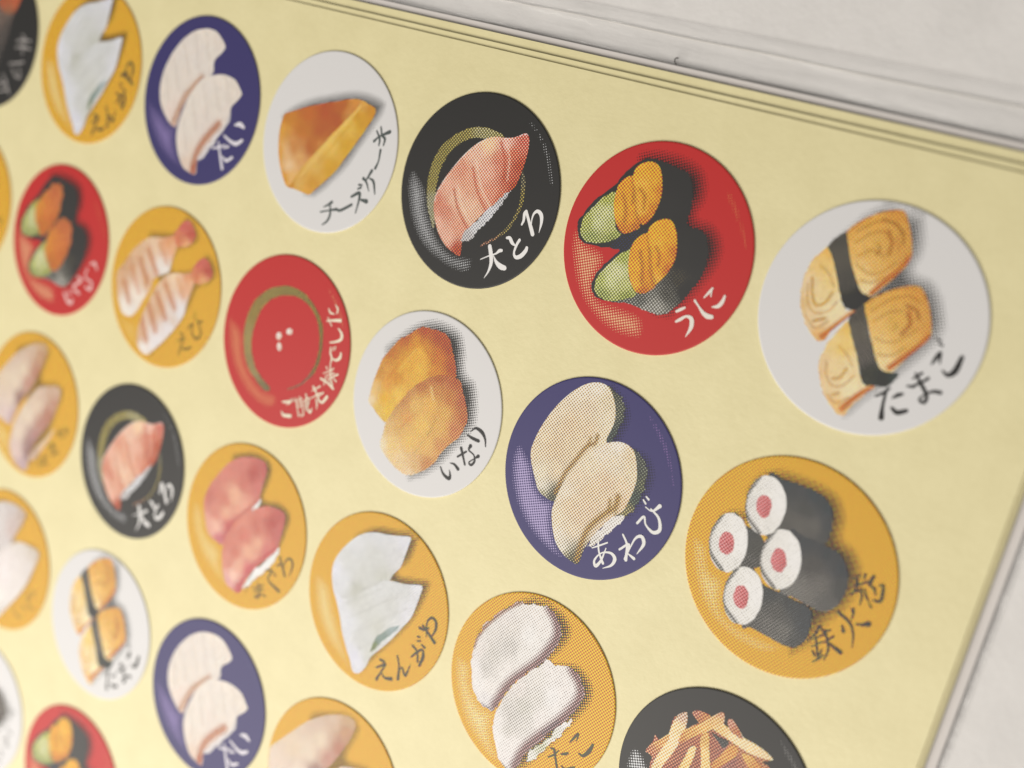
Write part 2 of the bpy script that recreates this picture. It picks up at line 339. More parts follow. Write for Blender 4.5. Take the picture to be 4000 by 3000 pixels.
  ('s','tuna_slice',None,[(-510,-210),(-493,-108),(-438,31),(-360,174),(-278,304),(-165,439),(-42,536),(77,584),(190,597),(295,628),(378,677),(421,695),(468,656),(489,556),(489,424),(471,274),(442,160),(369,75),(273,-45),(161,-170),(78,-288),(6,-391),(-38,-500),(-30,-581),(-22,-691),(-113,-682),(-232,-639),(-350,-546),(-443,-417),(-492,-304)],[(-466,-227,(192,122,98)),(-382,-38,(207,155,130)),(-335,-304,(191,124,100)),(-267,156,(199,138,112)),(-245,-141,(211,170,142)),(-53,-200,(210,170,140)),(-122,355,(210,168,142)),(-123,28,(203,148,120)),(5,493,(216,182,144)),(59,211,(207,156,132)),(184,26,(201,138,112)),(222,545,(210,164,144)),(192,378,(192,122,98)),(330,465,(184,104,78)),(417,604,(185,106,88)),(440,373,(162,76,52)),(361,206,(176,96,72)),(422,169,(154,70,48)),(293,1,(184,106,80)),(74,-276,(203,160,132)),(-126,-413,(201,142,116)),(-223,-552,(207,158,134)),(-74,-636,(160,72,50)),(-394,-459,(208,160,136))],[([(-289,-55),(-181,-234),(2,-406)],38,(169,87,62),0.75),([(-252,-5),(-141,-196),(26,-344)],32,(220,187,158),0.6),([(-122,220),(8,-6),(168,-168)],35,(170,85,60),0.7),([(-106,305),(43,44),(200,-105)],32,(221,187,159),0.6),([(149,541),(241,390),(288,188)],38,(169,83,60),0.75),([(222,545),(299,404),(331,199)],29,(218,180,156),0.5),([(-502,-236),(-491,-115),(-359,172),(-164,437),(-41,533)],17,(220,200,188),0.8),([(175,592),(379,674),(439,688)],17,(220,198,192),0.8)],0),
  ('s','rice',None,[(-54,-532),(-18,-425),(78,-288),(172,-153),(270,-32),(354,71),(402,103),(381,37),(329,-64),(281,-151),(219,-250),(146,-352),(86,-451),(29,-520)],[(2,-489,(168,161,156)),(109,-335,(184,180,176)),(215,-183,(185,181,178)),(323,9,(169,164,160))],[],0.014),
  ('t',(218,213,203),[[(244,-654,9),(334,-592,13),(408,-549,18),(444,-508,35),(469,-497,32)],[(317,-495,44),(356,-572,48),(382,-653,40),(373,-745,22),(341,-825,5)],[(384,-569,5),(441,-627,37),(503,-655,58),(555,-657,51)],[(496,-357,26),(531,-351,38),(572,-388,38),(611,-404,17)],[(650,-338,31),(630,-397,29),(623,-478,24),(656,-515,36),(710,-489,45),(751,-425,42),(757,-389,33)],[(631,-183,20),(641,-135,29),(632,-73,34),(645,-43,33)],[(645,-43,32),(698,-119,33),(743,-180,42),(784,-241,44)],[(745,-162,7),(733,-97,16),(742,-40,24),(778,-8,36),(827,-33,43),(851,-103,32),(853,-209,4)]]),
 ]),
 'cheese': ('white', [
  ('k','printed_shadow',[(-795,130),(-627,302),(-386,434),(-106,540),(220,640),(476,659),(704,613),(722,496),(679,384),(594,210),(483,2),(370,-209),(214,-408),(78,-564),(-43,-656),(-227,-664),(-223,-615),(-5,-103),(-602,25)],128,0.85,(16,16,16)),
  ('s','cheesecake',None,[(354,545),(464,528),(580,496),(572,398),(508,268),(430,120),(325,-62),(220,-247),(101,-397),(-25,-530),(-109,-619),(-221,-621),(-355,-615),(-462,-608),(-399,-469),(-313,-312),(-180,-132),(-23,79),(135,273),(278,449)],[(398,514,(197,144,70)),(534,467,(188,128,42)),(400,334,(192,140,44)),(250,247,(207,167,75)),(283,19,(195,146,51)),(61,-20,(207,168,80)),(115,-260,(194,143,50)),(-136,-282,(201,159,82)),(-110,-491,(191,138,53)),(-306,-527,(199,154,80)),(-425,-572,(185,125,45)),(-136,-592,(201,144,61))],[([(357,479),(157,200),(-73,-119),(-279,-426)],39,(210,174,96),0.7),([(353,375),(131,49),(-124,-319)],21,(179,122,38),0.5)],0),
  ('s','cake_top',None,[(-723,166),(-604,226),(-406,317),(-191,397),(39,474),(218,532),(354,545),(302,428),(186,285),(55,123),(-75,-53),(-223,-236),(-316,-367),(-382,-492),(-436,-602),(-493,-603),(-597,-478),(-674,-346),(-728,-195),(-755,-38),(-749,72)],[(-693,139,(181,115,44)),(-709,0,(196,138,58)),(-390,261,(176,96,44)),(-138,343,(165,80,42)),(104,436,(168,90,44)),(280,501,(192,128,60)),(-425,66,(176,106,46)),(-140,105,(164,86,44)),(61,283,(162,82,42)),(-226,-102,(168,94,48)),(-489,-165,(184,122,64)),(-598,-246,(203,160,112)),(-499,-385,(211,176,132)),(-363,-270,(196,144,88)),(-452,-483,(207,159,92)),(-533,-531,(196,134,31)),(-670,-263,(201,143,62)),(-85,-82,(184,122,58)),(213,369,(185,124,62))],[([(-716,168),(-406,317),(39,474)],21,(176,96,76),0.6),([(-697,-270),(-591,-477),(-489,-602)],34,(201,134,28),0.8)],0),
  ('t',(74,79,75),[[(244,-617,36),(195,-662,27),(140,-698,12)],[(111,-763,21),(216,-721,18),(334,-676,36)],[(223,-644,21),(245,-708,27),(254,-773,30),(230,-839,27),(173,-895,15)],[(359,-683,30),(408,-664,33),(532,-573,32)],[(507,-489,30),(603,-424,41),(621,-501,29),(611,-647,15)],[(623,-490,15),(727,-487,52)],[(575,-339,24),(616,-334,23)],[(575,-384,23),(613,-361,23)],[(618,-259,37),(668,-285,26),(730,-371,12)],[(661,-270,18),(712,-150,37)],[(698,-235,14),(768,-260,32),(822,-383,14)],[(769,91,29),(774,-31,20),(751,-114,32)],[(654,162,32),(714,226,20),(840,304,43)],[(660,277,18),(724,202,26),(732,133,17)],[(707,329,20),(747,246,23),(795,219,31),(795,148,17)]]),
 ]),
 'tai': ('indigo', [
  ('k','printed_highlight',[(-905,-159),(-769,-227),(-604,-287),(-456,-364),(-321,-402),(-279,-585),(-152,-775),(-23,-867),(-238,-838),(-471,-755),(-685,-597),(-852,-384)],158,0.62,(138,120,164)),
  ('s','bream_slice',None,[(-716,-77),(-740,83),(-703,282),(-612,476),(-477,650),(-311,775),(-129,838),(26,844),(137,800),(252,704),(226,627),(136,531),(117,461),(139,386),(83,308),(-42,256),(-126,131),(-223,-25),(-287,-161),(-312,-290),(-344,-393),(-456,-364),(-574,-280),(-663,-190)],[(-122,810,(212,198,182)),(134,741,(206,192,177)),(-324,679,(207,194,180)),(-152,500,(205,192,179)),(-497,431,(206,193,179)),(-627,161,(205,192,177)),(-639,-88,(207,193,177)),(-477,-217,(207,188,173)),(-270,208,(205,191,176)),(49,355,(203,190,177)),(54,475,(206,194,179))],[([(-470,625),(-272,288)],25,(168,152,136),0.45),([(-300,737),(-116,374)],25,(168,152,136),0.45),([(-594,412),(-407,44)],25,(168,152,136),0.45),([(-122,810),(32,484)],25,(168,152,136),0.45),([(-681,204),(-534,-93)],25,(168,152,136),0.45),([(-36,270),(-164,123),(-269,-8),(-329,-157),(-388,-348)],111,(166,118,86),0.8)],0),
  ('s','bream_slice',None,[(-280,-543),(-302,-397),(-272,-212),(-208,-8),(-114,160),(-8,276),(135,332),(280,373),(414,377),(538,350),(638,267),(674,222),(635,148),(548,50),(542,-30),(508,-144),(441,-253),(341,-383),(229,-545),(149,-687),(161,-855),(36,-859),(-76,-825),(-190,-715)],[(286,351,(212,198,182)),(584,256,(206,192,176)),(119,183,(207,194,180)),(292,60,(205,192,177)),(-109,-68,(207,194,179)),(-189,-358,(207,194,179)),(-154,-624,(206,191,175)),(134,-216,(205,190,176)),(468,-7,(205,191,177)),(-30,-772,(200,178,159))],[([(-135,21),(31,-347)],25,(168,152,136),0.45),([(11,213),(209,-199)],25,(168,152,136),0.45),([(183,303),(365,-56)],25,(168,152,136),0.45),([(-222,-242),(-74,-618)],25,(168,152,136),0.45),([(363,353),(501,80)],25,(168,152,136),0.45),([(387,-198),(226,-397),(120,-585),(93,-810)],133,(164,104,74),0.9),([(111,-765),(116,-853)],79,(156,76,52),0.9)],0),
  ('s','rice',None,[(147,-681),(229,-545),(341,-383),(440,-246),(533,-98),(548,-29),(569,-103),(529,-179),(486,-258),(397,-397),(313,-525),(208,-666)],[(240,-583,(195,185,179)),(434,-294,(198,188,182)),(539,-84,(195,185,177))],[],0.014),
  ('t',(207,198,198),[[(365,-492,19),(470,-453,26),(564,-404,15)],[(444,-397,22),(503,-519,32),(590,-684,40)],[(547,-448,16),(621,-413,31)],[(562,-548,19),(634,-579,37),(718,-521,34)],[(525,-306,25),(654,-349,38),(745,-349,49),(824,-293,37)],[(663,-146,21),(741,-120,55),(810,-141,37)]]),
 ]),
 'engawa': ('orange', [
  ('k','printed_highlight',[(-918,-80),(-687,-112),(-536,-331),(-365,-554),(-194,-776),(-73,-930),(-273,-861),(-516,-750),(-698,-592),(-839,-381)],179,0.6,(230,207,152)),
  ('k','printed_shadow',[(-526,544),(-394,718),(-215,846),(15,910),(240,978),(353,974),(360,812),(318,608),(216,454),(418,508),(607,565),(664,491),(643,309),(599,115),(530,-56),(400,-296),(256,-530),(162,-698),(82,-859),(40,-903),(-15,-416),(-252,368)],93,0.8,(16,16,16)),
  ('s','flounder_slice',None,[(-697,80),(-678,239),(-597,409),(-493,558),(-378,664),(-237,739),(-87,780),(74,835),(235,890),(241,804),(226,653),(206,514),(136,396),(109,310),(7,234),(-109,137),(-202,20),(-279,-90),(-398,-191),(-543,-213),(-633,-103)],[(-672,91,(203,199,200)),(-485,532,(196,193,189)),(-178,723,(193,190,186)),(195,841,(199,195,195)),(-496,260,(192,189,182)),(-175,476,(188,185,177)),(152,577,(192,188,183)),(-520,24,(196,193,190)),(-237,198,(187,184,175)),(26,287,(181,178,166)),(-271,3,(175,172,159))],[],0),
  ('s','flounder_slice',None,[(-630,-101),(-456,-188),(-308,-58),(-203,87),(-93,204),(28,281),(158,325),(338,371),(540,449),(548,337),(534,186),(508,43),(432,-111),(344,-286),(223,-479),(124,-633),(92,-770),(18,-892),(-71,-906),(-138,-809),(-223,-714),(-348,-546),(-433,-389),(-535,-239)],[(-559,-160,(201,197,198)),(-263,-83,(187,184,174)),(-13,181,(193,190,184)),(307,299,(190,187,181)),(506,390,(198,194,192)),(462,79,(199,195,193)),(207,47,(189,186,178)),(-94,-154,(188,185,176)),(-314,-408,(199,196,194)),(124,-273,(186,183,171)),(-27,-497,(189,186,178)),(-97,-758,(200,196,198)),(-8,-867,(198,194,195)),(309,-288,(196,193,187)),(120,-620,(186,183,172))],[([(-390,-217),(26,170)],28,(168,165,156),0.4),([(-297,-340),(269,194)],28,(168,165,156),0.4),([(-180,-480),(431,123)],28,(168,165,156),0.4),([(-64,-621),(215,-334)],28,(168,165,156),0.4),([(26,287),(-113,150),(-238,18),(-300,-85)],53,(169,166,154),0.6)],0),
  ('s','wasabi','flounder_slice',[(102,-561),(104,-448),(172,-310),(279,-191),(380,-114),(359,-190),(278,-303),(203,-414),(161,-513)],[(124,-513,(111,118,80)),(187,-362,(120,132,122)),(342,-162,(141,150,146))],[],0.01),
  ('t',(69,65,52),[[(258,-594,31),(315,-592,30)],[(233,-703,21),(287,-661,28),(341,-608,34),(312,-713,21),(275,-832,37)],[(316,-726,15),(380,-761,28),(464,-730,46)],[(466,-441,24),(521,-540,24),(551,-686,40)],[(534,-608,15),(565,-536,21),(631,-601,33),(661,-447,9)],[(645,-360,21),(701,-273,30),(758,-219,24),(791,-287,42),(774,-401,33)],[(624,-235,30),(701,-273,24),(739,-372,29)],[(730,-171,21),(785,-181,26)],[(655,-108,21),(688,-101,21)],[(666,-159,18),(702,-138,21)],[(653,-5,35),(719,5,29),(765,49,21)],[(686,40,27),(785,-14,32),(883,-67,41)],[(763,-53,12),(727,89,21),(762,171,29),(830,160,35),(855,78,32),(830,-21,14)]]),
 ]),
 'tekka': ('orange', [
  ('k','printed_highlight',[(-939,-94),(-769,-139),(-679,-321),(-525,-370),(-441,-628),(-264,-707),(-7,-716),(183,-718),(60,-831),(-187,-849),(-434,-789),(-660,-641),(-815,-427)],159,0.55,(235,210,156)),
  ('k','printed_shadow',[(-589,518),(-508,722),(-343,836),(-96,864),(145,851),(297,783),(393,617),(413,474),(545,421),(660,279),(692,101),(657,-97),(577,-247),(492,-409),(447,-567),(370,-677),(227,-719),(-15,190),(-737,139),(-667,299),(-553,361)],133,0.85,(16,16,16)),
  ('s','sushi_roll',None,[(-624,259),(-473,208),(-297,168),(-176,-23),(-309,-155),(-458,-251)],[(-421,186,(68,67,64)),(-320,57,(71,69,64)),(-330,-92,(80,77,72))],[],0.003),
  ('s','rice','sushi_roll',[(-407,47),(-399,-10),(-396,-68),(-407,-122),(-419,-176),(-446,-214),(-474,-251),(-507,-280),(-546,-286),(-585,-288),(-624,-276),(-662,-253),(-698,-222),(-728,-179),(-749,-126),(-770,-72),(-776,-13),(-778,47),(-763,100),(-748,151),(-727,199),(-696,232),(-660,252),(-623,268),(-583,260),(-544,256),(-506,231),(-472,196),(-442,154),(-423,101)],[(-584,-11,(212,205,193)),(-708,-65,(202,195,184)),(-479,34,(218,212,202)),(-524,-195,(208,201,190))],[([(-718,215),(-779,-6),(-727,-164),(-556,-285)],46,(58,54,48),0.85)],0),
  ('s','tuna_core','sushi_roll',[(-530,6),(-522,-36),(-525,-77),(-545,-104),(-566,-128),(-595,-126),(-626,-121),(-653,-94),(-670,-55),(-676,-13),(-670,26),(-657,59),(-633,79),(-604,79),(-574,73),(-548,44)],[(-600,-24,(187,106,104)),(-640,-41,(192,118,116)),(-552,-32,(176,96,94))],[],0),
  ('s','sushi_roll',None,[(-420,721),(-283,741),(-115,753),(53,752),(179,706),(253,586),(275,457),(259,338),(131,304),(-15,275),(-178,248),(-284,216)],[(-241,702,(60,61,62)),(41,705,(59,61,63)),(199,646,(58,60,62)),(3,564,(68,67,64)),(-18,415,(86,82,76)),(125,448,(88,84,78)),(255,392,(68,67,64)),(-81,304,(80,77,72)),(247,500,(62,63,64))],[],0.003),
  ('s','rice','sushi_roll',[(-170,514),(-164,457),(-168,402),(-173,347),(-192,300),(-212,252),(-243,219),(-278,195),(-317,182),(-358,186),(-399,195),(-437,220),(-471,255),(-500,298),(-528,344),(-540,401),(-547,457),(-551,515),(-537,567),(-524,619),(-500,662),(-468,695),(-432,717),(-393,724),(-353,725),(-314,711),(-276,689),(-243,655),(-210,618),(-187,568)],[(-356,457,(212,205,193)),(-482,405,(202,195,184)),(-248,502,(218,212,202)),(-297,278,(208,201,190))],[([(-490,679),(-553,463),(-503,308),(-330,190)],45,(58,54,48),0.85)],0),
  ('s','tuna_core','sushi_roll',[(-299,470),(-299,428),(-298,389),(-313,359),(-336,338),(-365,340),(-392,355),(-418,377),(-436,412),(-447,454),(-441,492),(-424,521),(-401,539),(-374,543),(-344,533),(-317,508)],[(-369,440,(187,106,104)),(-408,424,(192,118,116)),(-322,431,(176,96,94))],[],0),
  ('s','sushi_roll',None,[(-85,316),(51,332),(247,333),(403,318),(499,235),(559,95),(556,-60),(501,-184),(409,-242),(268,-237),(124,-232),(8,-229)],[(92,294,(61,62,63)),(308,276,(60,61,62)),(483,200,(59,60,62)),(231,129,(73,70,66)),(336,-21,(94,89,83)),(239,-151,(102,97,90)),(433,-146,(86,83,78)),(520,7,(68,67,64)),(161,-172,(107,103,96))],[],0.003),
  ('s','rice','sushi_roll',[(112,106),(121,49),(122,-9),(114,-65),(98,-117),(72,-158),(40,-189),(6,-214),(-31,-234),(-72,-232),(-111,-218),(-150,-197),(-187,-167),(-218,-125),(-241,-73),(-259,-18),(-263,41),(-262,99),(-257,156),(-237,204),(-212,246),(-185,286),(-149,309),(-110,318),(-70,323),(-31,304),(8,285),(44,254),(71,209),(94,159)],[(-71,45,(212,205,193)),(-197,-11,(202,195,184)),(36,92,(218,212,202)),(-11,-137,(208,201,190))],[([(-206,268),(-268,47),(-216,-110),(-43,-227)],45,(58,54,48),0.85)],0),
  ('s','tuna_core','sushi_roll',[(-19,60),(-4,20),(-15,-18),(-25,-55),(-51,-73),(-81,-73),(-110,-62),(-134,-33),(-159,-1),(-158,41),(-155,80),(-145,117),(-120,139),(-90,140),(-60,126),(-35,97)],[(-85,31,(187,106,104)),(-123,14,(192,118,116)),(-39,23,(176,96,94))],[],0),
  ('s','sushi_roll',None,[(-309,-155),(-165,-235),(12,-241),(186,-247),(327,-267),(372,-403),(372,-532),(304,-649),(185,-681),(22,-673),(-143,-664),(-229,-676)],[(-73,-294,(62,63,62)),(144,-295,(62,63,62)),(304,-306,(61,63,64)),(36,-403,(80,77,72)),(2,-565,(95,91,85)),(152,-580,(98,94,87)),(276,-607,(73,72,69)),(337,-448,(62,64,65)),(-151,-639,(84,81,76))],[],0.003),
  ('s','rice','sushi_roll',[(-120,-358),(-110,-414),(-110,-471),(-122,-524),(-133,-578),(-160,-618),(-188,-657),(-225,-676),(-263,-689),(-302,-698),(-342,-687),(-380,-663),(-416,-633),(-443,-587),(-470,-542),(-483,-486),(-489,-429),(-493,-372),(-480,-318),(-467,-265),(-443,-220),(-412,-186),(-377,-160),(-338,-149),(-298,-152),(-258,-161),(-219,-179),(-185,-212),(-158,-256),(-133,-303)],[(-300,-421,(212,205,193)),(-425,-480,(202,195,184)),(-194,-372,(218,212,202)),(-241,-600,(208,201,190))],[([(-433,-203),(-496,-423),(-445,-578),(-274,-690)],47,(58,54,48),0.85)],0),
  ('s','tuna_core','sushi_roll',[(-244,-406),(-240,-448),(-240,-490),(-255,-524),(-280,-543),(-309,-540),(-338,-532),(-363,-505),(-384,-471),(-388,-428),(-386,-388),(-374,-351),(-347,-338),(-319,-328),(-290,-344),(-262,-368)],[(-314,-438,(187,106,104)),(-353,-456,(192,118,116)),(-267,-446,(176,96,94))],[],0),
  ('t',(60,58,54),[[(562,-179,29),(643,-205,26),(704,-245,22),(746,-314,17),(772,-421,7)],[(672,-101,32),(687,-135,21),(689,-198,9)],[(732,-212,11),(783,-196,25),(838,-162,49)],[(628,-277,13),(657,-320,33)],[(448,-363,21),(433,-451,20),(389,-543,9)],[(454,-373,13),(513,-420,16)],[(422,-516,11),(493,-437,17)],[(436,-580,11),(509,-496,16)],[(447,-477,17),(517,-640,20)],[(453,-608,11),(485,-639,21)],[(530,-556,9),(527,-610,21)],[(490,-700,13),(529,-652,18),(558,-603,15)],[(545,-362,17),(515,-388,19),(511,-434,11)],[(526,-494,11),(591,-404,20)],[(503,-382,17),(550,-460,21),(584,-534,20),(578,-638,11)],[(578,-476,13),(633,-494,28),(688,-508,41)],[(677,235,22),(680,199,16)],[(747,250,29),(738,181,28)],[(580,158,16),(640,206,16)],[(593,85,14),(662,138,17),(729,198,14)],[(624,170,16),(644,81,18),(617,18,15)],[(630,63,17),(684,80,16)],[(682,108,14),(709,33,18),(715,-35,9)],[(709,111,13),(748,51,18),(772,31,12)],[(728,168,16),(793,148,23)],[(820,196,16),(848,207,21),(866,135,27),(869,68,25),(813,52,18)],[(782,146,14),(815,109,14)],[(779,16,9),(816,-17,14)]]),
 ]),
 'awabi': ('indigo', [
  ('k','printed_highlight',[(-872,41),(-745,-40),(-653,-120),(-575,-263),(-442,-368),(-323,-377),(-270,-572),(-173,-749),(-79,-839),(31,-878),(-147,-884),(-367,-818),(-584,-690),(-763,-500),(-873,-294),(-912,-105)],93,0.6,(168,152,184)),
  ('k','printed_highlight',[(361,866),(504,791),(657,660),(780,513),(870,346),(895,180),(802,359),(705,510),(562,671)],64,0.5,(141,108,156)),
  ('k','printed_shadow',[(-63,958),(98,934),(240,822),(277,659),(243,482),(394,485),(550,464),(666,332),(687,177),(645,-19),(529,-220),(378,-228),(3,460)],109,0.7,(34,32,48)),
  ('s','abalone_rim',None,[(-73,941),(24,927),(102,874),(168,782),(192,668),(173,558),(139,449),(69,401),(37,500),(75,624),(49,752),(-17,865)],[(16,904,(77,75,62)),(124,807,(86,86,74)),(184,665,(70,74,68)),(122,477,(63,69,64)),(110,706,(95,94,76))],[],0.02),
  ('s','abalone_slice',None,[(-708,-25),(-721,70),(-688,255),(-618,452),(-526,627),(-413,779),(-290,889),(-166,942),(-62,934),(7,874),(74,761),(102,635),(85,518),(68,429),(104,387),(-5,290),(-118,148),(-196,-10),(-242,-171),(-277,-315),(-325,-371),(-427,-362),(-521,-328),(-594,-227),(-661,-123)],[(-170,906,(208,195,174)),(-338,792,(206,191,167)),(-26,794,(198,181,151)),(47,614,(204,189,162)),(-216,656,(198,179,151)),(-531,540,(201,184,157)),(-368,432,(196,174,142)),(-635,247,(201,182,152)),(-149,444,(198,177,146)),(-668,33,(198,179,149)),(-455,144,(194,172,139)),(-239,227,(197,177,145)),(27,385,(203,187,158)),(-559,-155,(204,190,164)),(-383,-85,(198,179,149)),(-489,-271,(203,192,172)),(-350,-345,(79,78,64)),(-469,-336,(153,144,118)),(-304,-283,(92,88,72))],[([(-34,439),(-43,359),(-117,295),(-203,114),(-278,-57),(-323,-276)],56,(141,108,56),0.85),([(-101,393),(-109,319)],39,(148,116,60),0.7)],0),
  ('s','abalone_rim',None,[(368,448),(478,408),(566,320),(600,197),(582,66),(562,-60),(518,-162),(451,-218),(388,-237),(435,-120),(452,-29),(475,91),(470,199),(423,346)],[(434,405,(76,76,68)),(540,310,(84,85,74)),(573,158,(88,88,68)),(546,9,(64,72,64)),(482,-170,(124,114,80)),(495,264,(70,72,64))],[],0.02),
  ('s','abalone_slice',None,[(-306,-486),(-309,-371),(-281,-201),(-224,-22),(-146,137),(-37,291),(83,404),(203,463),(308,468),(389,428),(448,328),(491,194),(493,71),(474,-48),(447,-157),(382,-240),(276,-398),(200,-552),(150,-695),(129,-856),(43,-865),(-65,-833),(-169,-762),(-250,-636)],[(210,442,(207,195,177)),(51,311,(206,191,168)),(381,384,(201,181,148)),(449,218,(201,184,154)),(236,217,(203,187,161)),(-49,132,(203,187,159)),(201,36,(198,175,144)),(380,53,(201,181,151)),(-123,-38,(201,182,154)),(34,-130,(196,174,142)),(-225,-222,(204,190,167)),(-128,-325,(197,176,145)),(-254,-493,(203,187,159)),(114,-282,(196,174,144)),(-56,-554,(200,182,154)),(-165,-673,(204,191,170)),(435,-120,(196,172,138)),(-3,-416,(196,174,144)),(-81,-782,(207,196,177)),(33,-833,(87,82,62)),(112,-827,(78,74,60)),(-38,-814,(142,133,108))],[([(354,-49),(354,-154),(300,-225),(211,-340),(132,-488),(102,-644),(101,-818)],79,(143,111,56),0.9),([(280,-114),(294,-207)],48,(143,112,56),0.8),([(369,-175),(382,-240)],20,(122,106,72),0.7)],0),
  ('s','rice',None,[(180,-639),(207,-527),(276,-398),(360,-270),(472,-195),(462,-276),(402,-375),(339,-473),(273,-558),(226,-626)],[(210,-583,(193,184,171)),(316,-423,(201,192,181)),(430,-248,(203,195,184))],[],0.016),
  ('t',(214,208,198),[[(232,-642,11),(305,-584,17),(376,-525,14)],[(275,-552,20),(316,-651,20),(389,-740,28)],[(377,-584,11),(362,-716,23),(322,-797,34),(291,-748,22),(342,-651,14),(437,-609,25),(498,-644,39),(481,-721,25),(401,-788,6)],[(512,-382,19),(583,-463,25),(614,-607,33)],[(519,-536,22),(604,-447,22),(598,-604,17)],[(619,-539,14),(692,-559,32)],[(611,-549,8),(646,-373,21),(706,-323,35),(748,-384,35),(708,-504,7)],[(624,-215,25),(673,-129,24),(715,-197,19),(808,-237,33),(866,-185,37),(822,-82,27),(721,-31,16)],[(662,-34,11),(740,-45,16),(801,32,40)],[(620,23,16),(652,-2,21)],[(640,64,16),(672,47,21)]]),
 ]),
 'inari': ('white', [
  ('k','printed_shadow',[(-699,334),(-550,616),(-362,810),(-186,915),(11,944),(242,903),(360,746),(433,526),(568,464),(651,330),(701,157),(715,18),(640,-169),(528,-351),(419,-549),(273,-720),(138,-825),(-20,-830),(-51,22)],142,0.95,(16,16,16)),
  ('s','inari_pouch',None,[(-745,-214),(-742,-68),(-727,95),(-683,282),(-591,455),(-519,571),(-432,634),(-337,728),(-251,791),(-118,806),(18,810),(110,785),(171,696),(236,595),(294,491),(298,397),(187,372),(36,305),(-74,211),(-165,108),(-249,-21),(-318,-146),(-372,-266),(-450,-367),(-507,-359),(-638,-291),(-704,-257)],[(-728,-208,(208,184,144)),(-709,-56,(205,168,104)),(-710,130,(185,128,56)),(-600,424,(176,104,40)),(-440,604,(168,90,40)),(-244,765,(160,76,32)),(-296,595,(191,126,44)),(-32,752,(156,74,32)),(122,693,(154,74,30)),(244,516,(156,76,34)),(33,540,(180,104,42)),(-214,498,(207,154,60)),(-152,351,(208,160,64)),(-351,311,(202,148,56)),(-441,138,(192,128,48)),(-543,60,(200,138,58)),(-541,-126,(207,156,52)),(-365,8,(210,168,74)),(-436,-232,(208,168,64)),(-208,192,(204,154,62)),(21,355,(187,122,52)),(-592,-260,(203,166,80))],[([(-244,654),(-10,456)],60,(162,82,30),0.35),([(-402,420),(-555,98)],39,(187,114,40),0.5),([(-277,532),(-432,227)],27,(214,171,76),0.6)],0.006),
  ('s','inari_pouch',None,[(-453,-629),(-447,-496),(-438,-348),(-388,-214),(-310,-57),(-229,86),(-125,207),(-1,313),(148,386),(311,408),(385,386),(446,298),(514,185),(571,82),(579,-25),(527,-184),(429,-305),(361,-416),(304,-566),(199,-678),(57,-792),(-78,-817),(-234,-777),(-364,-711)],[(-436,-623,(210,192,156)),(-422,-399,(198,162,104)),(-375,-195,(184,138,84)),(-281,-33,(178,122,72)),(-105,200,(168,104,58)),(94,339,(160,90,52)),(321,377,(160,86,54)),(472,211,(160,88,58)),(556,49,(164,96,58)),(313,182,(176,112,62)),(106,191,(180,122,68)),(82,42,(204,156,80)),(268,-2,(198,150,80)),(-94,-64,(203,160,88)),(-191,-213,(198,144,80)),(-256,-352,(198,154,90)),(27,-232,(208,168,88)),(257,-188,(200,154,84)),(474,-120,(180,116,74)),(-84,-445,(208,168,94)),(-298,-569,(210,176,114)),(152,-411,(204,160,92)),(338,-340,(188,132,80)),(-149,-700,(210,180,132)),(58,-677,(198,160,108)),(214,-615,(181,124,76)),(20,-785,(208,180,140))],[([(32,206),(106,79)],36,(216,184,120),0.6),([(-75,-128),(-252,-365)],33,(192,128,72),0.5),([(195,-99),(136,-304)],27,(160,122,64),0.5),([(93,-391),(10,-580)],24,(176,144,92),0.5)],0.006),
  ('t',(24,26,25),[[(398,-564,18),(452,-621,29),(533,-642,41),(541,-602,30),(515,-550,7)],[(503,-477,9),(559,-471,26),(619,-501,38)],[(592,-273,35),(634,-338,29),(689,-425,23)],[(576,-377,23),(664,-287,23)],[(699,-210,43),(693,-259,20),(766,-286,17),(794,-345,26),(765,-398,28),(731,-381,17),(786,-318,14),(823,-278,41)],[(633,-113,20),(696,-123,34),(779,-124,37)],[(658,-65,9),(707,-8,28),(793,-21,42),(852,-74,26),(881,-148,12)]]),
 ]),
 'gochiso': ('red', [
  ('k','printed_highlight',[(-957,-4),(-817,-2),(-657,-107),(-602,-260),(-501,-439),(-322,-578),(-147,-645),(30,-624),(85,-746),(-21,-842),(-238,-835),(-471,-745),(-690,-576),(-841,-368),(-913,-190)],181,0.5,(216,160,104)),
  ('k','printed_highlight',[(379,854),(562,750),(734,590),(887,359),(854,334),(701,552),(528,713)],42,0.35,(220,160,112)),
  ('s','plate_ring',None,[(-156,-648),(-335,-568),(-497,-452),(-611,-263),(-656,-78),(-644,153),(-550,365),(-383,520),(-184,616),(32,641),(230,593),(411,474),(525,334),(576,134),(583,-41),(541,-206),(451,-335),(351,-433),(208,-521),(219,-495),(344,-411),(426,-313),(499,-187),(533,-44),(531,119),(476,292),(362,445),(210,526),(41,551),(-153,510),(-316,421),(-430,288),(-495,113),(-514,-91),(-477,-249),(-396,-392),(-279,-494),(-64,-598)],[(-579,-138,(141,122,72)),(-383,-471,(136,117,74)),(-111,-603,(110,96,64)),(-580,201,(133,112,58)),(-367,463,(128,112,60)),(-119,588,(124,108,58)),(184,565,(121,104,56)),(413,407,(117,100,52)),(537,203,(114,96,46)),(554,-65,(110,90,44)),(420,-353,(122,84,64))],[],0.004),
  ('s','rice_grain',None,[(-55,45),(-58,21),(-71,1),(-91,-10),(-113,-10),(-131,3),(-140,24),(-138,48),(-125,68),(-104,80),(-82,79),(-65,66)],[(-119,42,(226,205,192)),(-64,18,(201,168,144))],[],0),
  ('s','rice_grain',None,[(96,151),(94,131),(81,113),(58,100),(33,97),(12,104),(0,120),(1,139),(15,158),(38,171),(63,174),(84,166)],[(32,140,(226,205,192)),(82,128,(201,168,144))],[],0),
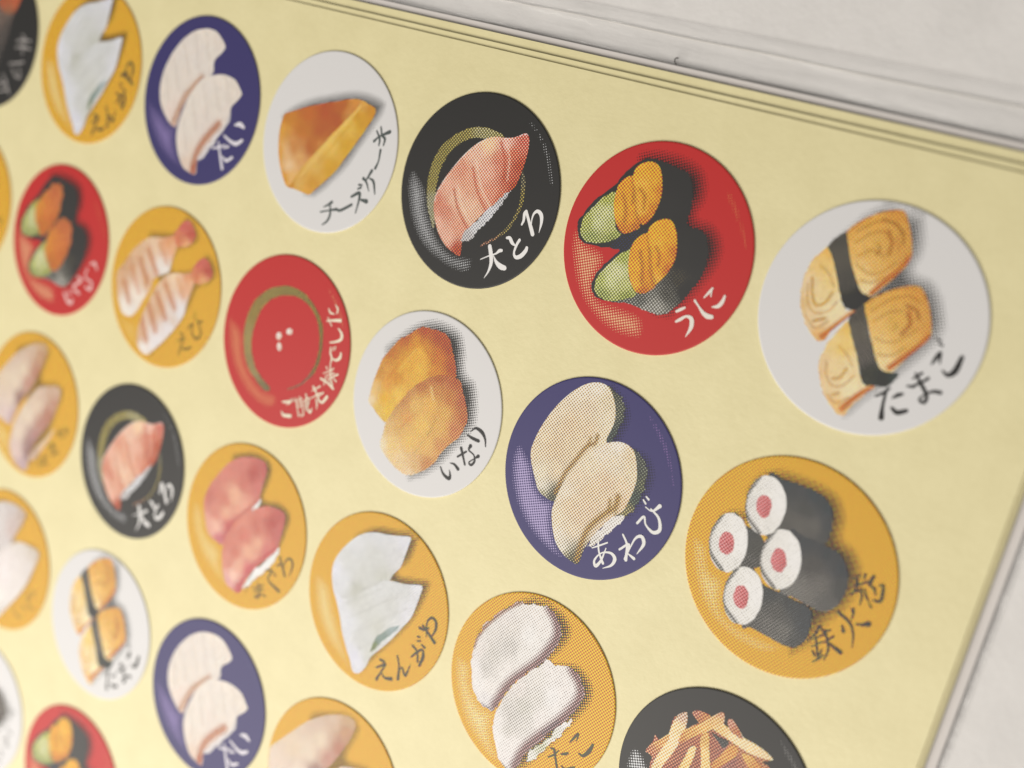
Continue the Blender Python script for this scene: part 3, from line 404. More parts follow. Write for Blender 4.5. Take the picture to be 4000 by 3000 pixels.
  ('s','rice_grain',None,[(-24,-69),(-19,-94),(-25,-116),(-40,-129),(-59,-129),(-78,-116),(-92,-95),(-96,-69),(-90,-47),(-75,-35),(-56,-35),(-37,-47)],[(-74,-76,(226,205,192)),(-31,-96,(201,168,144))],[],0),
  ('t',(226,205,176),[[(562,424,14),(653,456,27),(754,487,40)],[(570,466,13),(645,390,14)],[(552,565,13),(587,529,23),(644,529,13)],[(641,631,13),(683,599,23),(683,546,13)],[(752,394,14),(816,347,34),(820,287,37),(758,241,24),(678,205,17)],[(704,153,17),(714,92,24),(749,42,24),(747,-32,14)],[(749,42,10),(818,41,27),(864,87,37),(864,142,20)],[(742,174,11),(740,128,13)],[(770,187,12),(766,149,13)],[(656,-230,24),(762,-243,23),(864,-280,30)],[(723,-195,14),(721,-284,14)],[(701,-74,17),(724,-105,12)],[(753,-46,17),(770,-80,12)],[(676,-162,10),(762,-108,13),(808,-61,18)],[(714,-186,10),(827,-108,18)],[(751,-207,10),(886,-104,23)],[(753,-80,14),(841,-250,20)],[(770,-203,10),(807,-231,13)],[(834,-159,10),(883,-188,20)],[(574,-356,28),(637,-408,22),(706,-481,24)],[(569,-408,10),(672,-317,19)],[(571,-499,10),(694,-392,17)],[(677,-440,10),(735,-372,21)],[(652,-480,17),(680,-525,22),(691,-584,10)],[(690,-482,14),(752,-483,31),(804,-399,37)],[(352,-573,16),(455,-757,16)],[(402,-534,14),(473,-632,14),(517,-711,17),(490,-746,12)],[(370,-596,12),(450,-542,14)],[(390,-630,11),(466,-579,12)],[(410,-661,10),(484,-612,14)],[(438,-743,12),(459,-754,14)],[(461,-719,10),(477,-732,12)],[(491,-475,19),(556,-617,19),(609,-655,30),(621,-606,14)],[(476,-571,10),(545,-502,17),(561,-584,14)],[(484,-555,14),(543,-657,15)],[(162,-684,14),(243,-655,31),(300,-631,14),(245,-692,12)],[(183,-793,14),(225,-825,35),(328,-799,42)],[(273,-612,12),(300,-634,16)],[(304,-590,12),(337,-614,16)]]),
 ]),
 'ebi': ('orange', [
  ('k','printed_highlight',[(-939,-180),(-829,-344),(-682,-565),(-463,-593),(-353,-614),(-302,-794),(-190,-897),(-361,-883),(-612,-740),(-825,-512),(-936,-306)],159,0.45,(224,191,120)),
  ('k','printed_shadow',[(-486,518),(-245,666),(-5,733),(98,920),(217,979),(401,872),(461,731),(345,599),(158,506),(112,392),(105,276),(391,374),(531,554),(640,638),(793,564),(873,418),(785,266),(622,171),(571,48),(524,-127),(456,-298),(316,-534),(109,-796),(-37,-929),(-65,-108)],83,0.55,(16,16,16)),
  ('s','shrimp',None,[(-889,-166),(-889,-53),(-800,84),(-685,270),(-560,415),(-407,526),(-183,589),(14,665),(66,606),(88,532),(65,432),(45,292),(30,206),(-92,129),(-208,40),(-233,-91),(-325,-271),(-403,-435),(-499,-542),(-643,-553),(-727,-481),(-819,-341)],[(-860,-157,(194,154,118)),(-576,-489,(216,203,186)),(-473,-485,(210,198,186)),(-77,215,(210,198,186)),(-603,348,(198,160,124)),(-359,499,(205,172,138)),(-65,596,(201,138,96)),(29,542,(207,156,116)),(-326,-51,(198,160,126)),(-404,-213,(220,202,184)),(-735,76,(189,144,108))],[([(-722,-157),(-580,-365)],106,(174,104,60),0.72),([(-647,60),(-430,-193)],87,(181,108,64),0.55),([(-522,207),(-310,-32)],106,(174,104,60),0.72),([(-402,365),(-170,119)],106,(174,104,60),0.72),([(-221,511),(-42,306)],87,(190,122,76),0.55),([(-679,64),(-506,-328)],29,(216,191,168),0.25),([(-564,209),(-380,-150)],29,(216,191,168),0.25),([(-459,348),(-286,98)],29,(216,191,168),0.25),([(-336,492),(-121,229)],32,(220,198,176),0.3)],0),
  ('s','shrimp_tail','shrimp',[(-8,672),(43,773),(112,871),(217,913),(313,847),(373,772),(329,654),(214,582),(82,551)],[(144,827,(184,92,80)),(280,759,(176,84,68)),(117,647,(192,114,80)),(243,617,(204,148,104))],[([(110,672),(327,799)],21,(156,68,56),0.6)],0),
  ('s','shrimp',None,[(-306,-781),(-315,-602),(-270,-393),(-204,-192),(-131,-19),(-15,139),(121,220),(304,268),(442,329),(492,277),(506,188),(473,31),(448,-84),(444,-207),(368,-367),(258,-539),(125,-707),(1,-846),(-82,-913),(-213,-890)],[(-298,-736,(194,154,118)),(-179,-865,(216,204,192)),(62,-701,(210,200,194)),(237,-464,(207,196,190)),(365,-219,(207,198,192)),(-4,101,(205,172,138)),(165,206,(216,184,150)),(403,264,(200,132,92)),(445,183,(207,158,120)),(-71,-302,(194,154,120)),(281,-340,(200,180,164)),(-193,-230,(200,164,130))],[([(-293,-497),(-132,-737)],106,(174,104,60),0.72),([(-220,-280),(4,-567)],106,(174,104,60),0.72),([(-106,-107),(128,-362)],106,(174,104,60),0.72),([(10,51),(256,-185)],106,(174,104,60),0.72),([(212,180),(362,-3)],81,(190,122,76),0.55),([(-263,-418),(-49,-668)],29,(216,191,168),0.25),([(-156,-218),(79,-474)],29,(216,191,168),0.25),([(-42,-46),(190,-301)],29,(216,191,168),0.25),([(106,134),(311,-100)],32,(220,198,176),0.3)],0),
  ('s','shrimp_tail','shrimp',[(426,331),(467,443),(570,552),(668,541),(745,472),(786,392),(720,293),(588,224),(493,231)],[(552,481,(184,92,80)),(699,432,(170,78,64)),(524,313,(192,114,80)),(650,272,(204,148,104))],[([(517,338),(731,454)],22,(156,68,56),0.6)],0),
  ('t',(93,79,34),[[(432,-452,19),(494,-451,22)],[(422,-570,16),(522,-480,25),(500,-596,19),(493,-711,22)],[(506,-601,12),(573,-618,25),(663,-562,28)],[(555,-350,18),(618,-272,22),(638,-381,19),(736,-426,27),(793,-344,24),(721,-239,19),(664,-190,16)],[(694,-228,12),(769,-194,28)],[(617,-132,15),(644,-146,15)],[(599,-178,15),(626,-192,16)]]),
 ]),
 'ikura': ('red', [
  ('u','uni',['printed_highlight','printed_shadow','nori_wrap','cucumber_slice']),
  ('s','salmon_roe',None,[(-601,278),(-541,414),(-417,580),(-282,696),(-170,717),(-104,632),(-81,477),(-109,322),(-182,154),(-285,6),(-371,-34),(-469,14),(-552,142)],[(-511,303,(192,122,52)),(-265,634,(173,96,56)),(-140,520,(181,102,58)),(-346,317,(189,110,56)),(-398,64,(176,101,46)),(-197,209,(176,96,52))],[],0.02),
  ('s','salmon_roe',None,[(-270,-140),(-241,18),(-142,180),(-7,290),(106,307),(208,232),(245,95),(229,-57),(158,-226),(61,-389),(-46,-436),(-146,-375),(-225,-262)],[(-211,-93,(192,122,52)),(27,255,(173,96,56)),(191,124,(181,102,58)),(-26,-71,(189,110,56)),(-54,-318,(176,101,46)),(143,-171,(176,96,52))],[],0.02),
  ('t',(220,184,174),[[(286,-643,33),(380,-727,39),(455,-730,40),(475,-667,18)],[(355,-603,18),(423,-612,28)],[(497,-356,25),(578,-383,32),(447,-512,28),(581,-563,32)],[(678,-430,21),(779,-447,35),(788,-349,28),(647,-318,21),(659,-197,21)],[(707,-121,21),(783,-87,32),(847,-156,21)]]),
 ]),
 'tako': ('orange', [
  ('k','printed_highlight',[(-946,-76),(-759,-88),(-696,-241),(-614,-358),(-485,-437),(-332,-449),(-296,-614),(-217,-771),(-105,-895),(-242,-931),(-452,-832),(-667,-679),(-832,-444),(-922,-250)],166,0.55,(234,211,160)),
  ('k','printed_shadow',[(-778,217),(-660,507),(-519,714),(-378,862),(-249,947),(-49,978),(155,943),(279,830),(296,689),(219,502),(170,415),(289,474),(452,518),(591,464),(698,357),(709,195),(645,17),(550,-198),(450,-406),(342,-594),(232,-786),(52,-927),(-167,234)],99,0.75,(16,16,16)),
  ('s','octopus_slice',None,[(-746,-82),(-768,65),(-774,167),(-755,241),(-721,323),(-725,385),(-653,485),(-586,600),(-478,721),(-368,829),(-296,825),(-225,871),(-145,883),(-42,913),(73,855),(155,770),(177,656),(140,513),(74,367),(-20,218),(-122,90),(-211,-85),(-268,-231),(-315,-361),(-352,-433),(-424,-442),(-534,-423),(-635,-342),(-703,-205)],[(-356,791,(205,196,185)),(-133,845,(207,198,187)),(-488,614,(202,192,182)),(-650,383,(200,191,180)),(-724,139,(205,195,185)),(-371,517,(197,188,177)),(-340,327,(185,177,167)),(-515,138,(188,180,169)),(-550,-36,(187,179,169)),(-160,530,(211,204,195)),(-32,705,(207,198,188)),(-2,519,(208,200,190)),(-156,290,(208,200,190)),(-314,57,(209,200,190)),(-679,-101,(210,202,194)),(-604,-247,(212,204,195)),(-442,-191,(210,201,191)),(-477,-366,(205,197,190))],[([(-19,905),(83,823),(143,677),(100,506),(8,309),(-138,94),(-252,-93),(-341,-374)],154,(110,74,72),0.9),([(-354,830),(-507,675),(-668,439),(-755,241),(-769,117)],56,(124,80,56),0.85),([(-501,-432),(-356,-422)],39,(110,102,108),0.7)],0.012),
  ('s','octopus_slice',None,[(-296,-588),(-313,-465),(-294,-336),(-244,-167),(-175,-15),(-80,137),(20,270),(107,396),(210,378),(307,420),(398,435),(508,385),(592,290),(600,182),(552,31),(478,-122),(367,-297),(266,-467),(164,-640),(117,-811),(55,-938),(-33,-935),(-124,-879),(-224,-748)],[(121,352,(210,201,192)),(317,388,(207,198,188)),(39,210,(203,195,184)),(-133,-58,(202,192,182)),(287,44,(212,205,197)),(392,237,(208,199,190)),(423,52,(207,198,189)),(88,-34,(194,186,175)),(-3,-197,(184,177,165)),(-124,-365,(185,177,167)),(233,-227,(208,199,190)),(-100,-535,(190,182,171)),(-273,-496,(210,202,193)),(-197,-693,(212,204,195)),(-40,-634,(210,201,192)),(-33,-842,(207,198,190))],[([(405,432),(528,332),(568,203),(522,41),(394,-205),(252,-423),(133,-631),(75,-861)],154,(112,76,73),0.9),([(275,-359),(407,-160)],50,(86,84,90),0.5),([(-130,-909),(11,-936)],42,(110,102,108),0.7)],0.01),
  ('s','rice','octopus_slice',[(189,-718),(192,-638),(273,-489),(357,-353),(424,-215),(481,-133),(544,-49),(541,-127),(476,-270),(409,-409),(319,-568),(241,-702)],[(215,-665,(200,194,181)),(289,-494,(176,172,146)),(381,-341,(187,182,164)),(418,-372,(207,200,190)),(517,-114,(205,198,189))],[],0.016),
  ('t',(74,70,54),[[(405,-462,10),(452,-456,30),(495,-535,25),(546,-634,27)],[(412,-563,15),(468,-505,22),(503,-438,12)],[(537,-461,12),(583,-433,31),(612,-407,17)],[(579,-572,12),(630,-582,27),(718,-514,24)],[(598,-292,12),(627,-226,27),(661,-161,22),(663,-241,10)],[(723,-348,12),(775,-349,31),(824,-271,43),(843,-188,29)]]),
 ]),
 'maguro': ('orange', [
  ('k','printed_highlight',[(-896,-28),(-707,-94),(-587,-304),(-397,-381),(-263,-438),(-218,-607),(-71,-830),(-302,-775),(-552,-668),(-748,-475),(-874,-281)],177,0.6,(226,201,140)),
  ('k','printed_shadow',[(-451,678),(-262,878),(-40,952),(176,937),(264,822),(250,624),(229,463),(418,516),(613,498),(701,398),(690,236),(658,42),(632,-87),(529,-358),(339,-599),(219,-769),(46,80)],92,0.8,(16,16,16)),
  ('s','tuna_slice',None,[(-720,-13),(-722,130),(-670,294),(-567,478),(-444,653),(-306,770),(-155,836),(0,876),(116,859),(161,767),(152,612),(142,455),(152,390),(73,246),(-39,114),(-149,-31),(-209,-157),(-252,-275),(-283,-368),(-400,-368),(-528,-337),(-614,-243)],[(-644,133,(180,104,90)),(-466,532,(191,116,100)),(-225,753,(189,114,100)),(94,809,(173,90,82)),(-47,657,(168,82,72)),(-152,503,(184,106,92)),(93,560,(184,106,96)),(-245,297,(207,154,124)),(-402,176,(189,114,96)),(-497,-35,(192,120,102)),(-79,252,(204,142,120)),(-323,38,(206,150,122)),(-449,-202,(216,168,144)),(-536,-239,(205,148,128)),(-248,-88,(184,96,90)),(-359,-307,(184,104,106))],[([(127,380),(-50,152),(-204,-40),(-295,-294)],62,(168,78,72),0.7),([(-375,680),(-382,439)],15,(166,90,80),0.5),([(-563,465),(-550,286)],15,(166,90,80),0.4)],0),
  ('s','tuna_slice',None,[(-233,-541),(-265,-396),(-242,-242),(-186,-104),(-82,68),(43,219),(195,338),(325,399),(464,422),(578,402),(603,288),(599,148),(582,-40),(494,-176),(359,-349),(256,-509),(201,-677),(154,-811),(42,-822),(-82,-792),(-171,-687)],[(-193,-278,(189,114,96)),(-24,64,(196,124,104)),(239,315,(192,114,98)),(518,362,(172,88,80)),(414,221,(168,82,72)),(543,152,(176,96,88)),(202,62,(184,106,90)),(31,-125,(189,110,94)),(290,-111,(204,148,120)),(149,-272,(207,152,124)),(-53,-361,(189,112,94)),(-119,-533,(194,124,104)),(59,-483,(208,154,128)),(-6,-656,(220,175,152)),(-56,-751,(200,144,138)),(407,-131,(189,106,98)),(208,-473,(189,98,96)),(140,-762,(176,88,90))],[([(578,-27),(332,-319),(193,-552),(122,-799)],76,(174,78,78),0.75),([(77,233),(82,24)],15,(166,90,80),0.5)],0),
  ('s','rice',None,[(192,-710),(260,-521),(363,-361),(498,-189),(602,-17),(613,-96),(558,-239),(458,-401),(351,-544),(254,-684)],[(256,-637,(207,204,196)),(407,-384,(216,213,206)),(564,-103,(210,207,198))],[],0.014),
  ('s','rice',None,[(57,236),(107,323),(161,429),(164,350),(110,275)],[(110,310,(210,207,198))],[],0.01),
  ('t',(85,76,48),[[(352,-656,16),(496,-549,21)],[(370,-691,15),(507,-599,22)],[(412,-559,18),(470,-675,21),(457,-734,24),(405,-734,15),(477,-676,15),(566,-660,21)],[(499,-350,15),(578,-324,27),(553,-452,21),(749,-508,42)],[(605,-335,15),(633,-339,15)],[(634,-355,15),(661,-357,15)],[(645,-228,21),(689,-171,21),(647,-106,27),(787,-294,30)],[(730,-222,9),(763,-88,21),(833,-71,29),(867,-136,27),(856,-263,9)]]),
 ]),
 'hamachi': ('orange', [
  ('k','printed_highlight',[(-969,-418),(-743,-427),(-490,-456),(-346,-540),(-283,-776),(-86,-974),(-312,-940),(-587,-831),(-834,-646)],176,0.5,(226,201,140)),
  ('k','printed_shadow',[(-552,592),(-265,843),(50,962),(234,871),(232,711),(168,440),(425,501),(615,466),(655,321),(600,111),(548,-114),(474,-349),(316,-619),(177,-886),(-163,26)],106,0.6,(16,16,16)),
  ('s','yellowtail_slice',None,[(-1067,-238),(-974,-21),(-808,190),(-700,332),(-574,495),(-403,657),(-206,797),(22,895),(147,856),(128,675),(62,492),(-7,320),(-152,75),(-267,-116),(-340,-294),(-378,-422),(-523,-423),(-705,-383),(-893,-329)],[(-645,126,(200,178,152)),(-425,561,(189,164,142)),(-195,756,(187,160,136)),(56,855,(178,144,110)),(75,701,(174,130,98)),(27,450,(164,112,90)),(-294,427,(201,180,154)),(-424,203,(204,184,160)),(-110,269,(176,130,112)),(-249,-5,(141,106,96)),(-490,-91,(203,182,162)),(-534,-290,(201,178,166)),(-862,-164,(203,182,162)),(-387,-296,(181,154,152))],[],0),
  ('s','yellowtail_slice',None,[(-320,-729),(-328,-563),(-285,-319),(-177,-99),(-45,113),(96,282),(281,363),(513,430),(569,305),(531,115),(467,-70),(354,-246),(240,-423),(153,-622),(123,-907),(-22,-942),(-210,-870)],[(128,249,(191,165,142)),(465,355,(184,152,128)),(509,195,(174,130,106)),(390,-39,(164,112,92)),(137,45,(201,178,153)),(-40,-168,(204,184,160)),(294,-194,(168,120,104)),(-153,-452,(205,184,162)),(151,-442,(160,120,112)),(-130,-717,(201,176,162)),(93,-661,(141,110,104)),(8,-876,(176,148,146)),(110,-548,(143,112,104))],[],0),
  ('s','rice',None,[(144,-762),(213,-584),(387,-367),(565,-137),(509,-306),(389,-501),(255,-696)],[(214,-674,(184,156,136)),(415,-386,(198,168,134))],[],0),
  ('t',(110,90,38),[[(298,-596,25),(392,-770,32)],[(394,-649,21),(512,-573,21)],[(449,-553,21),(475,-692,28),(430,-695,21),(559,-659,21)],[(475,-438,21),(630,-334,24)],[(532,-476,21),(665,-380,25)],[(544,-352,21),(646,-476,24),(588,-514,21),(745,-423,21)],[(618,-206,21),(771,-104,24)],[(658,-102,21),(707,-201,25),(792,-184,21)],[(760,-64,17),(838,-64,27),(826,-142,20)]]),
 ]),
 'ika': ('orange', [
  ('k','printed_shadow',[(-630,569),(-354,812),(-106,886),(128,912),(337,859),(316,696),(220,486),(178,397),(439,481),(674,485),(761,398),(705,134),(637,-95),(492,-363),(265,-671),(99,-896),(-86,-1058),(-173,130)],98,0.7,(16,16,16)),
  ('s','squid_slice',None,[(-638,-367),(-750,-122),(-714,186),(-548,517),(-335,741),(-134,825),(78,856),(260,826),(245,680),(161,503),(90,316),(8,123),(-240,-131),(-396,-406)],[(-323,697,(192,182,174)),(-16,796,(184,172,164)),(188,768,(178,156,140)),(65,490,(184,164,154)),(-259,452,(194,184,176)),(-452,153,(200,190,182)),(-79,199,(191,180,172))],[],0),
  ('s','squid_slice',None,[(-385,-622),(-362,-361),(-243,-118),(-79,113),(61,260),(228,376),(435,416),(647,425),(701,343),(634,116),(557,-118),(418,-375),(226,-653),(87,-850),(-39,-976),(-234,-847)],[(215,342,(200,188,176)),(598,368,(188,174,158)),(544,90,(200,188,178)),(178,69,(207,195,186)),(31,-213,(212,200,192)),(340,-289,(207,196,186)),(16,-583,(214,205,194)),(141,-715,(200,190,180)),(-163,-593,(210,200,190))],[],0),
  ('t',(138,106,52),[[(374,-583,17),(469,-647,30),(565,-638,24)],[(499,-457,17),(637,-482,30)],[(639,-223,20),(667,-367,34),(791,-409,27)],[(592,-330,17),(736,-221,23)],[(660,-178,16),(788,-161,27)]]),
 ]),
 'roe_black': ('black', [
  ('s','nori_wrap',None,[(-1208,546),(-747,797),(-250,848),(171,820),(453,678),(442,478),(382,277),(336,19),(268,-226),(207,-433),(-56,-526),(-408,-498),(-841,-184),(-1143,160)],[(-465,377,(106,86,72)),(68,278,(102,86,76)),(299,32,(76,69,64)),(215,-275,(69,64,60)),(-482,-215,(90,77,69)),(286,697,(90,74,66))],[],0),
  ('s','salmon_roe',None,[(71,642),(195,730),(410,718),(505,602),(462,462),(406,367),(288,322),(153,332),(34,406),(16,537)],[(375,485,(168,88,58)),(292,366,(138,90,64)),(178,489,(156,84,56)),(387,620,(168,80,54))],[],0),
  ('t',(160,152,144),[[(559,9,17),(686,48,27),(865,68,17)],[(558,-80,17),(694,-41,24),(885,-37,19)],[(651,117,15),(712,72,21),(719,-137,19)],[(474,-315,17),(642,-272,22),(776,-229,24)],[(552,-362,17),(657,-447,22),(752,-437,21),(704,-322,17)],[(369,-478,17),(481,-590,23),(578,-706,22)],[(262,-578,20),(405,-616,23),(487,-550,15)],[(335,-729,18),(517,-661,22)]]),
 ]),
 'gobo': ('black', [
  ('k','printed_highlight',[(-879,10),(-793,6),(-701,-76),(-643,-198),(-595,-377),(-451,-500),(-536,-529),(-712,-444),(-846,-312),(-901,-157)],61,0.45,(210,207,202)),
  ('k','printed_highlight',[(421,828),(521,778),(605,719),(686,640),(774,509),(744,492),(631,610),(542,685),(466,748)],42,0.35,(138,134,128)),
  ('s','fried_heap',None,[(-749,51),(-708,170),(-708,252),(-657,223),(-587,312),(-579,477),(-555,530),(-491,524),(-432,466),(-328,581),(-260,677),(-161,738),(-81,674),(-43,675),(67,695),(105,667),(254,651),(371,638),(430,603),(350,530),(441,512),(534,371),(522,121),(322,-145),(5,-384),(-337,-433),(-556,-303),(-662,-105),(-671,22),(-709,42)],[(-711,82,(168,112,90)),(-428,328,(160,106,80)),(-285,386,(156,98,72)),(-335,228,(143,90,72)),(-512,80,(162,106,80)),(-103,406,(150,96,76)),(36,433,(138,92,84)),(91,562,(168,112,80)),(294,528,(165,112,78)),(-119,-2,(152,100,76)),(-438,40,(143,88,70)),(294,235,(150,96,76))],[],0.006),
  ('s','fried_strip',None,[(-561,502),(-543,556),(-471,616),(-439,502),(-445,379),(-464,248),(-503,115),(-540,4),(-568,-135),(-654,-163),(-646,-56),(-629,56),(-592,198),(-581,325),(-574,430)],[(-502,558,(184,154,132)),(-501,428,(212,188,140)),(-533,271,(216,194,152)),(-561,103,(214,190,144)),(-608,-75,(210,184,138))],[],0),
  ('s','fried_strip',None,[(-421,635),(-364,692),(-236,697),(-249,643),(-308,581),(-365,601)],[(-373,656,(168,112,92)),(-282,655,(176,120,72)),(-317,607,(168,108,68))],[],0),
  ('s','fried_strip',None,[(-139,791),(-101,702),(-148,638),(-233,533),(-353,409),(-457,292),(-456,413),(-384,506),(-303,594),(-227,699)],[(-147,756,(180,132,106)),(-148,697,(205,168,112)),(-255,571,(204,164,102)),(-376,416,(196,148,88)),(-434,345,(184,132,78))],[],0),
  ('s','fried_strip',None,[(-185,598),(-115,685),(-54,679),(67,695),(116,663),(251,659),(371,638),(435,601),(321,562),(192,549),(72,561),(-49,574)],[(-126,630,(207,174,118)),(72,620,(214,192,148)),(229,608,(212,188,144)),(363,605,(210,184,140))],[],0),
  ('s','fried_strip',None,[(-73,737),(-44,769),(13,743),(81,683),(113,642),(45,644),(-29,663)],[(-34,738,(180,128,106)),(34,677,(168,108,72))],[],0),
  ('s','fried_strip',None,[(-744,54),(-714,157),(-659,212),(-580,321),(-568,252),(-616,144),(-653,32),(-697,39)],[(-711,82,(172,116,86)),(-636,205,(192,144,90)),(-609,250,(198,154,98))],[],0),
  ('s','fried_strip',None,[(-272,453),(-213,534),(-153,379),(-67,128),(-141,66),(-215,295)],[(-228,457,(196,154,92)),(-177,316,(212,182,124)),(-122,147,(210,180,124))],[],0),
  ('s','fried_strip',None,[(-340,306),(-283,347),(-275,231),(-294,101),(-335,-23),(-416,-28),(-382,91),(-358,206)],[(-306,295,(214,188,136)),(-322,156,(210,180,122)),(-363,1,(202,166,104))],[],0),
  ('s','fried_strip',None,[(23,534),(99,537),(104,462),(36,345),(-45,230),(-95,262),(-44,379)],[(44,497,(192,138,78)),(3,386,(192,140,80)),(-56,264,(184,128,72))],[],0),
  ('s','fried_strip',None,[(148,505),(235,534),(342,496),(428,408),(351,355),(256,409)],[(189,498,(198,154,90)),(315,462,(184,128,72)),(374,398,(178,122,68))],[],0),
  ('s','plate_gap',None,[(-191,556),(-110,550),(-3,554),(-30,471),(-105,504)],[(-93,530,(70,68,64))],[],0),
  ('s','fried_strip',None,[(-464,-199),(-218,-8),(126,158),(311,185),(254,63),(-92,-86),(-384,-286)],[(-285,-116,(208,176,120)),(147,91,(196,154,92))],[],0),
 ]),
 'maki_white': ('white', [
  ('k','printed_shadow',[(-960,4),(-433,404),(140,536),(455,541),(664,416),(803,257),(703,48),(562,-158),(202,-459),(-371,-635)],181,0.6,(16,16,16)),
  ('s','nori_roll',None,[(-929,-115),(-409,310),(117,472),(404,437),(553,320),(610,181),(554,21),(341,-225),(-188,-536),(-712,-545)],[(49,122,(90,83,76)),(499,227,(94,87,79)),(-280,-183,(74,68,63)),(476,18,(87,80,74))],[],0),
  ('t',(106,102,95),[[(693,-22,21),(803,-35,27)],[(635,-211,21),(732,-132,24),(731,-237,24)],[(674,-282,18),(800,-239,24)],[(597,-403,21),(673,-427,27),(654,-504,21)],[(528,-627,21),(672,-573,24)],[(646,265,15),(791,302,20)]]),
 ]),
}

PLATE = {'white': (202, 196, 189), 'red': (176, 42, 38), 'orange': (199, 148, 48), 'indigo': (58, 53, 94), 'black': (28, 27, 26)}
TH = 0.017                       # sticker thickness in radii
LAY = 1.8e-6                     # one printed layer in metres

def disc_mesh(plate):
    """a punched sticker: printed face, rounded edge, paper core"""
    rings = [(0.0, TH), (0.25, TH), (0.5, TH), (0.75, TH), (0.92, TH), (0.988, TH), (0.996, TH * 0.90), (1.0, TH * 0.68), (1.0, TH * 0.3), (0.998, 0.0)]
    n = 128; vs = [(0, 0, TH * U)]; fs = []; mi = []
    for r, z in rings[1:]:
        for k in range(n):
            a = 2 * math.pi * k / n
            vs.append((r * U * math.cos(a), r * U * math.sin(a), z * U))
    for k in range(n): fs.append((0, 1 + k, 1 + (k + 1) % n)); mi.append(0)
    for j in range(len(rings) - 2):
        for k in range(n):
            a = 1 + j * n + k; b = 1 + j * n + (k + 1) % n
            fs.append((a, a + n, b + n, b)); mi.append(1 if j >= 6 else 0)
    me = bpy.data.meshes.new('sticker_base'); me.from_pydata(vs, [], fs)
    colour_attr(me, 'ink', np.repeat(ink(PLATE[plate], 0.02)[None], len(vs), 0))
    me.materials.append(MAT['plate' if plate == 'orange' else 'solid']); me.materials.append(MAT['edge_' + plate])
    me.polygons.foreach_set('material_index', mi)
    return me
for p in PLATE:
    c = ink(PLATE[p], 0.02)
    MAT['edge_' + p] = plain('cut_edge_' + p, c * 0.6 + np.array([0.75, 0.70, 0.58]) * 0.4, 0.6)
DISC = {p: disc_mesh(p) for p in PLATE}

def build_art(key, memo={}):
    """meshes of one design, built once: list of (name, parent name or None, mesh, material)"""
    if key in memo: return memo[key]
    plate, els = ART[key]; out = []; z = TH * U; n = 0
    flat = []
    for e in els:
        if e[0] == 'u':
            flat += [x for x in ART[e[1]][1] if x[0] != 't' and x[0] in 'ks' and x[1] in e[2]]
        else: flat.append(e)
    for e in flat:
        n += 1; zz = z + n * LAY; seed = n * 17 + len(key)
        if e[0] == 'k':
            _, name, pts, fade, dens, h = e
            B = clip_disc(smooth_closed(pts, 3))
            V, F = fill(B, 0.035)
            d = seg_dist(V, np.vstack([B, B[:1]])); r = np.linalg.norm(V, axis=1)
            d = np.where(r > LIM - 0.012, np.maximum(d, fade / 2500.0), d)
            k = np.clip(d / (fade / 1000.0), 0, 1)
            me = flat_mesh(name, V, F, zz)
            a = me.attributes.new('dens', 'FLOAT', 'POINT'); a.data.foreach_set('value', (dens * k).astype(np.float32))
            out.append((name, None, me, dotmat(h)))
        elif e[0] == 's':
            _, name, par, pts, ctrl, strokes, jag = e
            B = clip_disc(smooth_closed(pts, 4, jag, seed))
            V, F = fill(B, 0.015)
            me = flat_mesh(name, V, F, zz)
            colour_attr(me, 'ink', paint(V, ctrl, strokes, seed))
            out.append((name, par, me, MAT['print']))
        else:
            _, h, strokes = e
            n += 6
            out.append(('lettering', None, ribbon(strokes, zz + 2e-6), inkmat(h)))
    memo[key] = (plate, out)
    return memo[key]

GROUP = 'round sushi stickers on the yellow sheet'
def sticker(name, key, row, col, label, turn=0.0):
    plate, parts = build_art(key)
    root = bpy.data.objects.new(name, None); COL.objects.link(root)
    root.empty_display_size = U
    root.location = (-col * PX * U, -row * PY * U, 0.0)
    root.rotation_euler = (0, 0, turn)
    tag(root, label, 'sticker', GROUP)
    link('sticker_base', DISC[plate], None, root)
    last = {}
    for pname, par, me, mat in parts:
        o = link(pname, me, mat, last.get(par, root) if par else root)
        if not par: last[pname] = o
    return root

# ------------------------------------------------------------------ the setting: paper tabletop
def noise_node(t, vec, scale, detail=4, rough=0.55):
    n = t.nodes.new('ShaderNodeTexNoise'); n.inputs['Scale'].default_value = scale
    n.inputs['Detail'].default_value = detail; n.inputs['Roughness'].default_value = rough
    t.links.new(vec, n.inputs['Vector']); return n.outputs[0]
def mottled(name, c0, c1, scale, rough, spec, bump, bscale):
    m, t, b = nt(name); coat(b, rough, spec)
    tc = t.nodes.new('ShaderNodeTexCoord'); v = tc.outputs['Object']
    f = mth(t, 'ADD', mth(t, 'MULTIPLY', noise_node(t, v, scale), 0.7), mth(t, 'MULTIPLY', noise_node(t, v, scale * 7), 0.3))
    r = t.nodes.new('ShaderNodeValToRGB'); t.links.new(f, r.inputs[0])
    r.color_ramp.elements[0].position = 0.35; r.color_ramp.elements[0].color = (*c0, 1)
    r.color_ramp.elements[1].position = 0.65; r.color_ramp.elements[1].color = (*c1, 1)
    t.links.new(r.outputs[0], b.inputs['Base Color'])
    if bump:
        bp = t.nodes.new('ShaderNodeBump'); bp.inputs['Strength'].default_value = bump; bp.inputs['Distance'].default_value = 5e-5
        h = mth(t, 'ADD', noise_node(t, v, bscale, 6, 0.6), mth(t, 'MULTIPLY', noise_node(t, v, bscale * 5, 4), 0.35))
        t.links.new(h, bp.inputs['Height']); t.links.new(bp.outputs[0], b.inputs['Normal'])
    return m

